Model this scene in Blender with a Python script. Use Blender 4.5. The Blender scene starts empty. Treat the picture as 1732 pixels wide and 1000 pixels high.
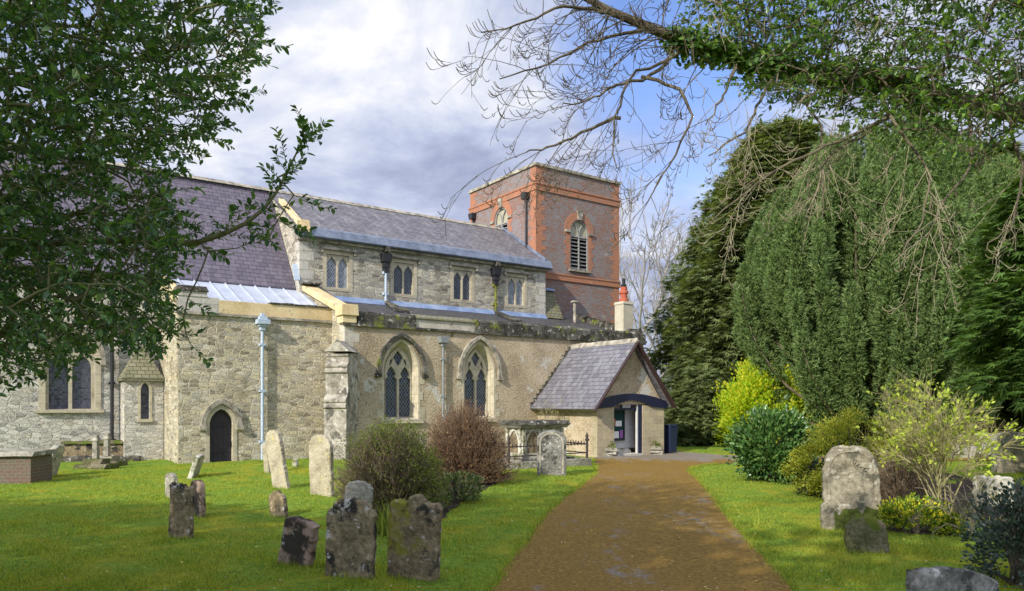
import bpy, math, random
import numpy as np
from mathutils import Vector, Matrix
from mathutils.geometry import tessellate_polygon
R = math.radians
C = bpy.context.scene.collection
random.seed(7)
rng = np.random.default_rng(11)

# ------------------------------------------------------------------ camera, sky, sun
F, CX, HY, H = 1240.0, 866.0, 682.0, 1.8          # focal length / centre / horizon of the 1732x1000 photograph, eye height
SC = bpy.context.scene
cam = bpy.data.objects.new('camera', bpy.data.cameras.new('camera')); C.objects.link(cam)
cam.location = (0, 0, H); cam.rotation_euler = (R(90), 0, 0)
cam.data.sensor_width = 36; cam.data.lens = F / 1732 * 36
cam.data.shift_y = (HY - 500) / 1732
cam.data.clip_start = .1; cam.data.clip_end = 4000
SC.camera = cam
SC.view_settings.view_transform = 'Standard'; SC.view_settings.look = 'None'
SC.view_settings.gamma = 1; SC.view_settings.use_curve_mapping = False
SC.view_settings.exposure = 0.42
SUN_EL, SUN_AZ = R(31), math.atan2(-.60, -.80)     # azimuth measured from +Y towards +X
to_sun = Vector((math.sin(SUN_AZ) * math.cos(SUN_EL), math.cos(SUN_AZ) * math.cos(SUN_EL), math.sin(SUN_EL)))
sun = bpy.data.objects.new('sun', bpy.data.lights.new('sun', 'SUN')); C.objects.link(sun)
sun.data.energy = 3.9; sun.data.angle = R(.6); sun.data.color = (1, .93, .80)
sun.rotation_euler = (-to_sun).to_track_quat('-Z', 'Y').to_euler()
sun.location = (-20, -20, 30)

# ------------------------------------------------------------------ node helpers
class NT:
    def __init__(s, nt): s.nt = nt
    def n(s, typ, ins=None, **props):
        nd = s.nt.nodes.new('ShaderNode' + typ)
        for k, v in props.items(): setattr(nd, k, v)
        for k, v in (ins or {}).items(): s.put(nd.inputs[k], v)
        return nd
    def put(s, sock, v):
        if isinstance(v, bpy.types.NodeSocket): s.nt.links.new(v, sock)
        else:
            if sock.type == 'RGBA' and len(v) == 3: v = (*v, 1)
            sock.default_value = v
    def math(s, op, a, b=0.0, c=None, clamp=False):
        ins = {0: a, 1: b}
        if c is not None: ins[2] = c
        return s.n('Math', ins, operation=op, use_clamp=clamp).outputs[0]
    def vm(s, op, a, b=(0, 0, 0)):
        return s.n('VectorMath', {0: a, 1: b}, operation=op).outputs[0]
    def noise(s, vec, scale, detail=4, rough=.55, col=False, dist=0.0):
        nd = s.n('TexNoise', {'Vector': vec, 'Scale': scale, 'Detail': detail, 'Roughness': rough, 'Distortion': dist})
        return nd.outputs['Color' if col else 'Fac']
    def ramp(s, fac, stops, interp='LINEAR'):
        nd = s.n('ValToRGB', {'Fac': fac}); cr = nd.color_ramp; cr.interpolation = interp
        while len(cr.elements) < len(stops): cr.elements.new(.5)
        for e, (p, c) in zip(cr.elements, stops):
            e.position = p
            if not hasattr(c, '__len__'): c = (c, c, c)
            e.color = (*c, 1)
        return nd.outputs['Color']
    def mix(s, fac, a, b, blend='MIX'):
        nd = s.n('Mix', data_type='RGBA', blend_type=blend)
        s.put(nd.inputs[0], fac); s.put(nd.inputs[6], a); s.put(nd.inputs[7], b)
        return nd.outputs[2]
    def smooth(s, v, a, b, lo=0.0, hi=1.0):
        nd = s.n('MapRange', {'Value': v, 'From Min': a, 'From Max': b, 'To Min': lo, 'To Max': hi}, interpolation_type='SMOOTHSTEP')
        return nd.outputs[0]

# ------------------------------------------------------------------ sky: Nishita air with a broken cloud layer
world = bpy.data.worlds.new('World'); SC.world = world; world.use_nodes = True
w = NT(world.node_tree); world.node_tree.nodes.clear()
sky = w.n('TexSky', sky_type='NISHITA', sun_disc=False, sun_elevation=SUN_EL, sun_rotation=SUN_AZ % (2 * math.pi), air_density=1.2, dust_density=.6, ozone_density=2.0)
dirv = w.n('TexCoord').outputs['Generated']
sep = w.n('SeparateXYZ', {0: dirv})
zz = w.math('ADD', w.math('MAXIMUM', sep.outputs[2], 0.0), .16)
pl = w.n('CombineXYZ', {0: w.math('DIVIDE', sep.outputs[0], zz), 1: w.math('DIVIDE', sep.outputs[1], zz), 2: 0.0}).outputs[0]
n1 = w.noise(w.vm('ADD', pl, (3.1, 1.7, 0)), 1.15, 7, .55, dist=.4)
n2 = w.noise(w.vm('ADD', pl, (7.3, 2.2, 4)), 1.5, 6, .6, dist=.5)
n3 = w.noise(w.vm('ADD', pl, (1.3, 9.2, 2)), 4.5, 5, .6)
def toward(px, py, a, b):            # 1 near that direction of the sky, 0 away from it
    d = Vector((px - CX, F, HY - py)).normalized()
    dot = w.n('VectorMath', {0: dirv, 1: tuple(d)}, operation='DOT_PRODUCT').outputs['Value']
    return w.smooth(dot, math.cos(R(a)), math.cos(R(b)))
blue = w.math('ADD', w.math('MULTIPLY', toward(1165, 130, 13, 1), .30), w.math('MULTIPLY', toward(960, 40, 10, 1), .12))
cover = w.smooth(w.math('SUBTRACT', w.math('ADD', n1, w.math('MULTIPLY', n3, .25)), blue), .22, .56)
shade = w.math('ADD', w.math('ADD', w.math('MULTIPLY', w.math('SUBTRACT', w.math('MULTIPLY', n2, 1.7), .42), .9), w.math('MULTIPLY', n3, .35)), w.math('MULTIPLY', toward(470, 40, 16, 2), .22))
ccol = w.ramp(shade, [(.40, (.38, .43, .61)), (.55, (.52, .575, .77)), (.68, (.70, .75, .90)), (.86, (1.0, 1.0, 1.02))])
air = w.n('Background', {'Color': w.mix(1.0, sky.outputs[0], (.98, 1.02, 1.35), 'MULTIPLY'), 'Strength': .125})
sdot = w.n('VectorMath', {0: dirv, 1: tuple(to_sun)}, operation='DOT_PRODUCT').outputs['Value']   # clouds brightened round the sun, out of view, as added fill for shadows
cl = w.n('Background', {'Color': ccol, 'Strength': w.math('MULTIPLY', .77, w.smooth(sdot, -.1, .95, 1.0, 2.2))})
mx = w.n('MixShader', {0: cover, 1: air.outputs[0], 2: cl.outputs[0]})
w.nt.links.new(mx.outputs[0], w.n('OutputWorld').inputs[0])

# ------------------------------------------------------------------ materials
def mat(name):
    m = bpy.data.materials.new(name); m.use_nodes = True
    t = NT(m.node_tree); b = m.node_tree.nodes['Principled BSDF']
    b.inputs['Specular IOR Level'].default_value = .25; b.inputs['Roughness'].default_value = .85
    return m, t, b
def finish(t, b, col, height=None, strength=.5, dist=.02, rough=None):
    t.put(b.inputs['Base Color'], col)
    if height is not None:
        bp = t.n('Bump', {'Height': height, 'Strength': strength, 'Distance': dist}); t.put(b.inputs['Normal'], bp.outputs[0])
    if rough is not None: t.put(b.inputs['Roughness'], rough)
def UV(t): return t.n('UVMap').outputs[0]
def OB(t): return t.n('TexCoord').outputs['Object']

def m_rubble(name, tints, mortar, sw=.30, sh=.125, edge=.09, stain=(.55, .5, .42), stain_amt=.6, rand=.8):
    m, t, b = mat(name); uv = UV(t)
    wv = t.vm('ADD', uv, t.vm('MULTIPLY', t.vm('SUBTRACT', t.noise(uv, 2.2, 3, col=True), (.5, .5, .5)), (.16, .09, 0)))
    sv = t.vm('MULTIPLY', wv, (1 / sw, 1 / sh, 0))
    vc = t.n('TexVoronoi', {'Vector': sv, 'Scale': 1.0, 'Randomness': rand}, voronoi_dimensions='2D')
    ve = t.n('TexVoronoi', {'Vector': sv, 'Scale': 1.0, 'Randomness': rand}, voronoi_dimensions='2D', feature='DISTANCE_TO_EDGE')
    rnd = t.n('SeparateColor', {0: vc.outputs['Color']})
    k = len(tints) - 1
    stone = t.ramp(rnd.outputs[0], [(i / k, c) for i, c in enumerate(tints)])
    fine = t.noise(uv, 21, 6, .75)
    stone = t.mix(.85, stone, t.ramp(fine, [(.32, .12), (.66, .88)]), 'OVERLAY')
    mj = t.noise(uv, 5, 3)
    e = t.math('ADD', ve.outputs['Distance'], t.math('MULTIPLY', t.math('SUBTRACT', mj, .5), .12))
    mm = t.smooth(e, edge * .35, edge)
    col = t.mix(mm, mortar, stone)
    big = t.noise(uv, .55, 5, .6)
    col = t.mix(t.smooth(big, .47, .68, 0, stain_amt), col, stain, 'MULTIPLY')
    col = t.mix(t.smooth(t.noise(uv, 9, 4, .7), .57, .66, 0, .75), col, (.13, .12, .10))
    spots = t.smooth(t.noise(uv, 3.3, 5, .7), .57, .68, 0, .6)
    col = t.mix(spots, col, (.52, .50, .45))
    h = t.math('ADD', t.math('MULTIPLY', mm, t.math('ADD', .6, t.math('MULTIPLY', rnd.outputs[1], .5))), t.math('MULTIPLY', fine, .6))
    finish(t, b, col, h, 1.0, .06)
    return m
def m_patchy(name, cols, scale=2.2, fine=22, bump=.5, dist=.015, rough=.9, extra=None, spec=.2, obj=True, mixf=.35):
    """mottled solid: cols are picked by layered noise; extra = (colour, threshold, scale) for lichen or moss"""
    m, t, b = mat(name); v = OB(t) if obj else UV(t)
    a = t.noise(v, scale, 6, .62); f = t.noise(v, fine, 5, .65)
    k = len(cols) - 1
    col = t.ramp(t.math('ADD', t.math('MULTIPLY', a, 1 - mixf), t.math('MULTIPLY', f, mixf)), [(.38 + .25 * i / k, c) for i, c in enumerate(cols)])
    for (c, th, s) in (extra or []):
        col = t.mix(t.smooth(t.noise(t.vm('ADD', v, (s * 3, s, 1)), s, 5, .65), th - .075, th + .01), col, c)
    b.inputs['Specular IOR Level'].default_value = spec
    finish(t, b, col, t.math('ADD', f, t.math('MULTIPLY', a, .6)), bump, dist, rough)
    return m
def m_ashlar(name, c1, c2, joint, bw=.5, bh=.3):
    m, t, b = mat(name); uv = UV(t)
    br = t.n('TexBrick', {'Vector': uv, 'Color1': c1, 'Color2': c2, 'Mortar': joint, 'Scale': 1, 'Mortar Size': .006, 'Brick Width': bw, 'Row Height': bh})
    f = t.noise(uv, 14, 5, .65); g = t.noise(uv, 1.6, 5, .6)
    col = t.mix(.5, br.outputs[0], t.ramp(f, [(.25, .3), (.75, .85)]), 'OVERLAY')
    col = t.mix(t.smooth(g, .5, .7, 0, .6), col, (.5, .47, .42), 'MULTIPLY')
    finish(t, b, col, t.math('SUBTRACT', f, t.math('MULTIPLY', br.outputs['Fac'], .8)), .5, .012)
    return m
def m_brick(name, red, red2, grey, mort, amt):
    m, t, b = mat(name); uv = UV(t)
    n = t.noise(uv, .75, 5, .65); n2_ = t.noise(uv, 13, 3, .7)
    bias = t.math('SUBTRACT', t.smooth(t.math('ADD', t.math('MULTIPLY', n, .5), t.math('MULTIPLY', n2_, .5)), .38, .62, -.75, .6), amt)
    base = t.mix(t.noise(uv, 7, 3), red, red2)
    br = t.n('TexBrick', {'Vector': uv, 'Color1': base, 'Color2': grey, 'Mortar': mort, 'Scale': 1, 'Mortar Size': .006, 'Mortar Smooth': .3, 'Bias': bias, 'Brick Width': .17, 'Row Height': .075})
    f = t.noise(uv, 20, 5, .7)
    col = t.mix(.6, br.outputs[0], t.ramp(f, [(.25, .28), (.75, .8)]), 'OVERLAY')
    col = t.mix(t.smooth(t.noise(uv, 1.4, 5), .6, .75, 0, .4), col, (.5, .45, .4))
    finish(t, b, col, t.math('SUBTRACT', t.math('MULTIPLY', f, .5), br.outputs['Fac']), .6, .012)
    return m
def m_slate(name, c1, c2, joint, lichen, lich_th=.62, bw=.28, bh=.19, rough=.55, light=None):
    m, t, b = mat(name); uv = UV(t)
    wv = t.vm('ADD', uv, t.vm('MULTIPLY', t.noise(uv, 3, 2, col=True), (.03, .03, 0)))
    br = t.n('TexBrick', {'Vector': wv, 'Color1': c1, 'Color2': c2, 'Mortar': joint, 'Scale': 1, 'Mortar Size': .011, 'Mortar Smooth': .4, 'Brick Width': bw, 'Row Height': bh})
    f = t.noise(uv, 18, 5, .7)
    st = t.noise(t.vm('MULTIPLY', uv, (3.0, .55, 1)), 1.6, 5, .65)
    col = t.mix(.55, br.outputs[0], t.ramp(f, [(.25, .3), (.75, .8)]), 'OVERLAY')
    if light: col = t.mix(t.smooth(st, .50, .68, 0, .7), col, light)
    col = t.mix(t.smooth(t.noise(uv, 2.0, 6, .7), lich_th, lich_th + .12, 0, .8), col, lichen)
    # each course rises towards its lower edge
    sy = t.n('SeparateXYZ', {0: wv}).outputs[1]
    saw = t.math('SUBTRACT', 1.0, t.math('FRACT', t.math('DIVIDE', sy, bh)))
    h = t.math('ADD', t.math('MULTIPLY', saw, .8), t.math('SUBTRACT', t.math('MULTIPLY', f, .3), t.math('MULTIPLY', br.outputs['Fac'], .6)))
    b.inputs['Specular IOR Level'].default_value = .45
    finish(t, b, col, h, .7, .03, rough)
    return m
def m_plain(name, col, rough=.5, spec=.4, metal=0.0, var=.25, scale=9):
    m, t, b = mat(name); v = OB(t)
    f = t.noise(v, scale, 5, .65)
    c = t.mix(var, col, t.ramp(f, [(.3, .15), (.7, .85)]), 'OVERLAY')
    b.inputs['Specular IOR Level'].default_value = spec; b.inputs['Metallic'].default_value = metal
    finish(t, b, c, f, .2, .005, rough)
    return m
def m_glass(name, lead, px=.11, py=.16, dark=(.016, .022, .034), horizontal=False):
    m, t, b = mat(name); uv = UV(t); s = t.n('SeparateXYZ', {0: uv})
    a = t.math('DIVIDE', s.outputs[0], px); c = t.math('DIVIDE', s.outputs[1], py)
    if horizontal: l1 = l2 = t.math('ABSOLUTE', t.math('SUBTRACT', t.math('FRACT', c), .5)); ia, ib = a, c
    else:
        ia = t.math('ADD', a, c); ib = t.math('SUBTRACT', a, c)
        l1 = t.math('ABSOLUTE', t.math('SUBTRACT', t.math('FRACT', ia), .5)); l2 = t.math('ABSOLUTE', t.math('SUBTRACT', t.math('FRACT', ib), .5))
    ln = t.math('MAXIMUM', l1, l2); msk = t.smooth(ln, .40, .455)
    cell = t.n('CombineXYZ', {0: t.math('FLOOR', ia), 1: t.math('FLOOR', ib), 2: 0.0}).outputs[0]
    wn = t.n('TexWhiteNoise', {0: cell}, noise_dimensions='2D')
    g = t.mix(wn.outputs['Value'], dark, tuple(x * 2.6 for x in dark))
    t.put(b.inputs['Base Color'], t.mix(msk, g, lead))
    t.put(b.inputs['Roughness'], t.math('ADD', .12, t.math('MULTIPLY', msk, .5)))
    b.inputs['Specular IOR Level'].default_value = .5
    geo = t.n('NewGeometry')
    nn = t.vm('NORMALIZE', t.vm('ADD', geo.outputs['Normal'], t.vm('MULTIPLY', t.vm('SUBTRACT', wn.outputs['Color'], (.5, .5, .5)), (.13, .13, .13))))
    t.put(b.inputs['Normal'], nn)
    return m
def m_leaf(name, stops, trans=.3, rough=.45, spec=.4, tcol=None):
    """leaf tissue: colour differs from leaf to leaf"""
    m, t, b = mat(name); m.node_tree.nodes.remove(b)
    rnd = t.n('NewGeometry').outputs['Random Per Island']
    k = len(stops) - 1
    col = t.ramp(rnd, [(i / k, c) for i, c in enumerate(stops)])
    pr = t.n('BsdfPrincipled', {'Base Color': col, 'Roughness': rough, 'Specular IOR Level': spec})
    out = m.node_tree.nodes['Material Output']
    if trans > 0:
        tc = t.mix(1.0, col, tcol or (1.5, 1.5, .6), 'MULTIPLY')
        tr = t.n('BsdfTranslucent', {'Color': tc})
        mx_ = t.n('MixShader', {0: trans, 1: pr.outputs[0], 2: tr.outputs[0]})
        m.node_tree.links.new(mx_.outputs[0], out.inputs[0])
    else: m.node_tree.links.new(pr.outputs[0], out.inputs[0])
    return m

M = {}
M['chapel'] = m_rubble('coursed_rubble', [(.24, .21, .15), (.47, .42, .30), (.60, .52, .35), (.38, .35, .28), (.67, .61, .47)], (.68, .61, .45), .25, .115, .10, stain_amt=.75, rand=.72)
M['chancel'] = m_rubble('pale_rubble', [(.30, .29, .26), (.54, .51, .45), (.68, .65, .57), (.42, .40, .37), (.62, .56, .45)], (.64, .61, .53), .27, .125, .10, stain_amt=.45, rand=.9)
M['clere'] = m_rubble('clerestory_rubble', [(.18, .165, .135), (.43, .39, .31), (.58, .53, .41), (.31, .29, .25), (.55, .52, .44)], (.57, .53, .45), .30, .12, .08, stain_amt=.5, rand=.9)
M['ashlar'] = m_ashlar('ashlar_stone', (.50, .44, .32), (.40, .36, .27), (.33, .29, .23))
M['ashlar_grey'] = m_ashlar('grey_ashlar', (.50, .47, .41), (.42, .40, .36), (.30, .29, .26))
M['porchstone'] = m_ashlar('porch_ashlar', (.45, .38, .24), (.36, .31, .21), (.30, .26, .19), .42, .26)
M['cast'] = m_patchy('roughcast_render', [(.25, .195, .13), (.45, .365, .25), (.60, .505, .37)], .9, 17, 1.0, .05, extra=[((.55, .53, .47), .64, 1.1), ((.26, .22, .12), .68, 1.6)], mixf=.6)
M['yellow'] = m_patchy('yellow_limestone', [(.50, .38, .20), (.64, .50, .28), (.72, .60, .37)], 1.5, 24, .3, .01, extra=[((.34, .29, .20), .66, 2.2)])
M['coping'] = m_patchy('mossy_coping', [(.025, .024, .02), (.07, .065, .052), (.20, .19, .16)], 3.0, 24, .9, .04, extra=[((.50, .48, .42), .66, 6.0), ((.16, .18, .03), .66, 2.2)])
M['mould'] = m_patchy('weathered_moulding', [(.12, .11, .09), (.32, .29, .23), (.5, .46, .38)], 4.0, 24, .7, .02)
M['pale_block'] = m_patchy('pale_parapet_stone', [(.34, .31, .25), (.50, .46, .38), (.58, .54, .46)], 2.5, 24, .5, .02, extra=[((.14, .13, .1), .66, 3.0)])
M['butt'] = m_patchy('buttress_stone', [(.16, .145, .115), (.36, .33, .27), (.52, .49, .42)], 2.4, 20, .8, .03, extra=[((.13, .12, .10), .60, 2.6), ((.62, .60, .56), .66, 4.0)])
M['brick'] = m_brick('chequered_brick', (.27, .12, .08), (.17, .09, .068), (.20, .19, .20), (.29, .25, .21), -.12)
M['orange'] = m_brick('rubbed_red_brick', (.44, .165, .08), (.32, .12, .07), (.23, .125, .09), (.42, .28, .19), .25)
M['slate'] = m_slate('nave_slate', (.095, .09, .10), (.175, .165, .178), (.04, .038, .045), (.22, .21, .14), .57, light=(.27, .265, .275))
M['slate_dark'] = m_slate('chancel_slate', (.085, .072, .10), (.135, .115, .145), (.035, .03, .04), (.22, .20, .21), .66, light=(.16, .14, .17))
M['slate_aisle'] = m_slate('aisle_slate', (.05, .048, .05), (.085, .08, .08), (.025, .025, .025), (.16, .16, .09), .66)
M['slate_porch'] = m_slate('porch_slate', (.11, .107, .125), (.18, .173, .195), (.045, .043, .05), (.27, .265, .22), .60, .30, .19, .42, light=(.25, .247, .265))
M['tile_moss'] = m_slate('mossy_stone_tile', (.15, .145, .08), (.22, .21, .14), (.05, .05, .035), (.22, .22, .06), .55, .22, .16, .9)
M['lead'] = m_patchy('blue_grey_lead', [(.085, .105, .15), (.145, .175, .24), (.20, .23, .30)], 3.0, 18, .3, .01, .5, spec=.5)
M['lead_bright'] = m_patchy('bright_lead_flashing', [(.13, .18, .31), (.20, .27, .43), (.29, .35, .47)], 2.0, 18, .2, .01, .45, spec=.5)
M['metalroof'] = m_patchy('pale_metal_roofing', [(.34, .38, .46), (.42, .46, .54), (.50, .53, .60)], 1.5, 9, .1, .01, .4, spec=.5)
M['glass'] = m_glass('leaded_glass', (.20, .21, .23))
M['glass_pale'] = m_glass('pale_leaded_glass', (.50, .50, .50), .10, .14, (.09, .11, .14))
M['grille'] = m_glass('wire_guarded_glass', (.10, .10, .115), .07, .07, (.035, .037, .05), True)
M['pipe_blue'] = m_plain('pale_blue_painted_iron', (.42, .50, .60), .45)
M['pipe_grey'] = m_plain('grey_painted_iron', (.22, .24, .24), .5)
M['pipe_black'] = m_plain('black_painted_iron', (.022, .022, .027), .45)
M['pipe_moss'] = m_patchy('moss_grown_iron', [(.07, .08, .02), (.16, .18, .03), (.25, .24, .05)], 8, 30)
M['iron'] = m_plain('rusty_iron', (.045, .035, .035), .7)
M['door'] = m_plain('dark_oak_door', (.034, .028, .036), .6, .35, var=.5, scale=20)
M['navy'] = m_plain('navy_painted_timber', (.012, .015, .045), .4, .5)
M['white'] = m_plain('white_paint', (.55, .55, .53), .5)
M['plaster'] = m_plain('pale_plaster', (.46, .46, .45), .9)
M['bargeboard'] = m_plain('dark_brown_board', (.05, .028, .026), .6)
M['cream'] = m_plain('cream_painted_board', (.37, .35, .25), .7)
M['louvre'] = m_plain('weathered_louvre_timber', (.29, .28, .265), .7)
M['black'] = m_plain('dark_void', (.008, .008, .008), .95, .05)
M['terracotta'] = m_plain('terracotta', (.40, .10, .055), .8)
M['chimney'] = m_patchy('rendered_chimney', [(.40, .36, .27), (.54, .50, .40)], 2, 20)
M['bin'] = m_plain('dark_blue_plastic', (.012, .02, .055), .45, .5, var=.1)
M['board_green'] = m_plain('green_baize', (.008, .045, .04), .9)
M['paper'] = m_plain('white_paper', (.75, .75, .74), .8, var=.1)
M['paper_yellow'] = m_plain('yellow_paper', (.62, .50, .12), .8)
M['paper_pink'] = m_plain('purple_paper', (.30, .10, .35), .8)
M['paper_brown'] = m_plain('orange_paper', (.45, .18, .07), .8)
# gravestones
M['g_brown'] = m_patchy('brown_lichened_stone', [(.075, .058, .035), (.215, .17, .10), (.40, .325, .205)], 3.5, 16, 1.0, .03, extra=[((.035, .033, .028), .60, 2.8), ((.48, .46, .41), .66, 8.0)], mixf=.5)
M['g_brown2'] = m_patchy('brown_green_stone', [(.075, .056, .034), (.205, .158, .095), (.36, .28, .175)], 3.0, 16, 1.0, .03, extra=[((.04, .036, .03), .62, 3.2), ((.48, .46, .41), .68, 9.0), ((.21, .20, .03), .60, 1.4)], mixf=.5)
M['g_pink'] = m_patchy('pinkish_sandstone', [(.20, .14, .105), (.36, .26, .195), (.44, .33, .25)], 2.6, 24, .9, .025, extra=[((.05, .042, .032), .57, 2.4), ((.40, .38, .34), .70, 7.0)])
M['g_pale'] = m_patchy('pale_limestone', [(.22, .19, .125), (.40, .355, .25), (.54, .485, .36)], 2.6, 24, .6, .02, extra=[((.24, .21, .13), .63, 2.6), ((.55, .45, .18), .68, 4.0)])
M['g_grey'] = m_patchy('grey_green_stone', [(.13, .12, .09), (.29, .27, .215), (.42, .395, .33)], 3.0, 24, .7, .02, extra=[((.12, .125, .055), .62, 2.2), ((.54, .52, .46), .67, 7.0)])
M['g_white'] = m_patchy('white_lichened_stone', [(.24, .22, .16), (.48, .46, .37), (.64, .62, .54)], 5.0, 24, .8, .02, extra=[((.15, .15, .07), .62, 5.0)])
M['g_moss'] = m_patchy('moss_covered_stone', [(.05, .06, .018), (.13, .12, .06), (.24, .21, .15)], 3.0, 24, 1.0, .03, extra=[((.09, .12, .015), .56, 3.0)])
M['t_brick'] = m_brick('tomb_brick', (.18, .105, .075), (.125, .085, .06), (.13, .125, .09), (.20, .18, .15), -.1)
# ground
def m_grass():
    m, t, b = mat('lawn_turf'); v = OB(t)
    a = t.noise(v, .35, 6, .62); f = t.noise(v, 9, 6, .7); g = t.noise(t.vm('ADD', v, (5, 2, 0)), 1.5, 5, .65)
    col = t.ramp(f, [(.30, (.055, .10, .014)), (.50, (.15, .25, .028)), (.70, (.25, .36, .05))])
    col = t.mix(t.smooth(t.math('ADD', t.math('MULTIPLY', a, .5), t.math('MULTIPLY', g, .5)), .47, .60, 0, .8), col, (.32, .29, .025))
    col = t.mix(t.smooth(t.noise(v, 2.6, 6, .7), .60, .72, 0, .6), col, (.07, .05, .02))
    finish(t, b, col, t.math('ADD', f, t.math('MULTIPLY', t.noise(v, 40, 3), .6)), .9, .05, .95)
    b.inputs['Specular IOR Level'].default_value = .1
    return m
def m_path():
    m, t, b = mat('mossy_tarmac'); v = OB(t)
    sx = t.n('SeparateXYZ', {0: v})
    a = t.noise(t.vm('MULTIPLY', v, (1.3, .45, 1)), .9, 7, .68); f = t.noise(v, 21, 6, .8); g = t.noise(v, 5, 6, .75)
    moss = t.ramp(f, [(.31, (.08, .046, .011)), (.5, (.19, .112, .019)), (.69, (.33, .22, .05))])
    tar = t.ramp(f, [(.30, (.12, .105, .09)), (.5, (.20, .18, .155)), (.70, (.31, .285, .255))])
    far = t.smooth(sx.outputs[1], 22.5, 27.0)
    k = t.math('ADD', t.math('ADD', t.math('MULTIPLY', a, .65), t.math('MULTIPLY', g, .35)), t.math('MULTIPLY', far, .25))
    col = t.mix(t.smooth(k, .53, .65, 0, .85), moss, tar)
    col = t.mix(t.smooth(t.noise(t.vm('ADD', v, (3, 8, 0)), 1.4, 6, .7), .62, .74, 0, .6), col, (.07, .085, .012))
    finish(t, b, col, t.math('ADD', f, t.math('MULTIPLY', g, .5)), .45, .012, .9)
    return m
M['grass'] = m_grass(); M['path'] = m_path()
M['soil'] = m_patchy('bare_soil', [(.022, .016, .012), (.055, .04, .03), (.10, .08, .06)], 5, 26, 1.0, .05)
M['blade'] = m_leaf('grass_blade', [(.095, .15, .018), (.20, .285, .03), (.31, .385, .048), (.42, .385, .06)], .35, .6, .2)
M['litter'] = m_leaf('fallen_leaf', [(.45, .38, .12), (.55, .46, .10), (.30, .17, .07), (.62, .58, .40)], .1, .7, .2)
M['bark'] = m_patchy('grey_brown_bark', [(.06, .05, .035), (.14, .115, .08), (.21, .18, .12)], 4, 26, 1.0, .03)
M['bark_pale'] = m_patchy('pale_twig_bark', [(.18, .15, .10), (.30, .26, .175), (.40, .355, .255)], 5, 26, .6, .01)
M['bark_green'] = m_patchy('green_grey_bark', [(.08, .085, .04), (.15, .15, .075), (.21, .20, .11)], 5, 26, .6, .01)
M['bark_red'] = m_patchy('red_brown_twig', [(.10, .06, .04), (.19, .125, .08), (.28, .20, .13)], 6, 26, .5, .01)
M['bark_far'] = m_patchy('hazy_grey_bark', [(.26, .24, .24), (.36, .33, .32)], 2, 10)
M['holly'] = m_leaf('holly_leaf', [(.028, .075, .03), (.055, .125, .042), (.095, .20, .055), (.18, .29, .075)], .35, .27, .6)
M['ivy'] = m_leaf('ivy_leaf', [(.03, .075, .02), (.06, .13, .03), (.11, .21, .04), (.20, .32, .05)], .42, .35, .5)
M['yew'] = m_leaf('irish_yew_spray', [(.055, .095, .032), (.11, .18, .062), (.19, .28, .095), (.29, .38, .14)], .25, .6, .25)
M['conifer'] = m_leaf('dark_conifer_spray', [(.05, .075, .032), (.11, .15, .055), (.175, .22, .08), (.25, .29, .11)], .35, .6, .25)
M['conifer2'] = m_leaf('bright_conifer_spray', [(.05, .10, .02), (.085, .16, .03), (.13, .22, .045)], .25, .6, .25)
M['laurel'] = m_leaf('laurel_leaf', [(.025, .07, .02), (.055, .13, .03), (.10, .20, .05), (.18, .28, .08)], .2, .3, .55)
M['gold'] = m_leaf('golden_leaf', [(.22, .36, .02), (.38, .52, .03), (.52, .60, .04), (.66, .58, .04)], .45, .55, .25)
M['golddull'] = m_leaf('olive_gold_leaf', [(.12, .16, .02), (.23, .27, .03), (.36, .38, .045), (.46, .42, .05)], .3, .55, .25)
M['lime'] = m_leaf('young_lime_leaf', [(.34, .46, .05), (.48, .58, .08), (.58, .62, .12)], .4, .5, .3)
M['smallgreen'] = m_leaf('small_green_leaf', [(.09, .12, .02), (.17, .22, .035), (.28, .33, .05)], .3, .5, .3)
M['redbrown'] = m_leaf('red_brown_leaf', [(.13, .065, .035), (.24, .125, .06), (.25, .17, .06)], .2, .6, .3)
M['variegated'] = m_leaf('variegated_leaf', [(.05, .09, .025), (.12, .17, .05), (.45, .45, .22)], .25, .45, .4)
M['yellowflower'] = m_leaf('yellow_green_leaf', [(.04, .09, .012), (.08, .16, .018), (.16, .25, .025), (.40, .42, .03), (.70, .62, .04)], .25, .5, .3)
M['bluegreen'] = m_leaf('blue_green_leaf', [(.022, .04, .03), (.045, .075, .055), (.09, .12, .09)], .15, .4, .5)
M['twig_brown'] = m_patchy('brown_twig', [(.13, .10, .06), (.24, .185, .12), (.33, .26, .17)], 5, 26, .5, .01)
M['bark_straw'] = m_patchy('straw_green_bark', [(.19, .175, .075), (.31, .28, .13), (.46, .41, .21)], 5, 26, .6, .01)
M['g_dark'] = m_patchy('dark_grey_headstone', [(.07, .068, .06), (.17, .165, .145), (.32, .31, .28)], 3.2, 16, .8, .02, extra=[((.05, .048, .042), .60, 3.0), ((.45, .44, .40), .67, 8.0)], mixf=.5)
M['g_gothic'] = m_patchy('mossy_gothic_headstone', [(.11, .10, .07), (.24, .215, .155), (.38, .345, .26)], 3.0, 16, .8, .02, extra=[((.44, .42, .36), .67, 7.0), ((.10, .095, .07), .62, 4.0)], mixf=.5)
M['moss_patch'] = m_patchy('thick_moss', [(.035, .05, .01), (.08, .10, .02), (.13, .14, .035)], 5.0, 22, 1.0, .03)

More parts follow.
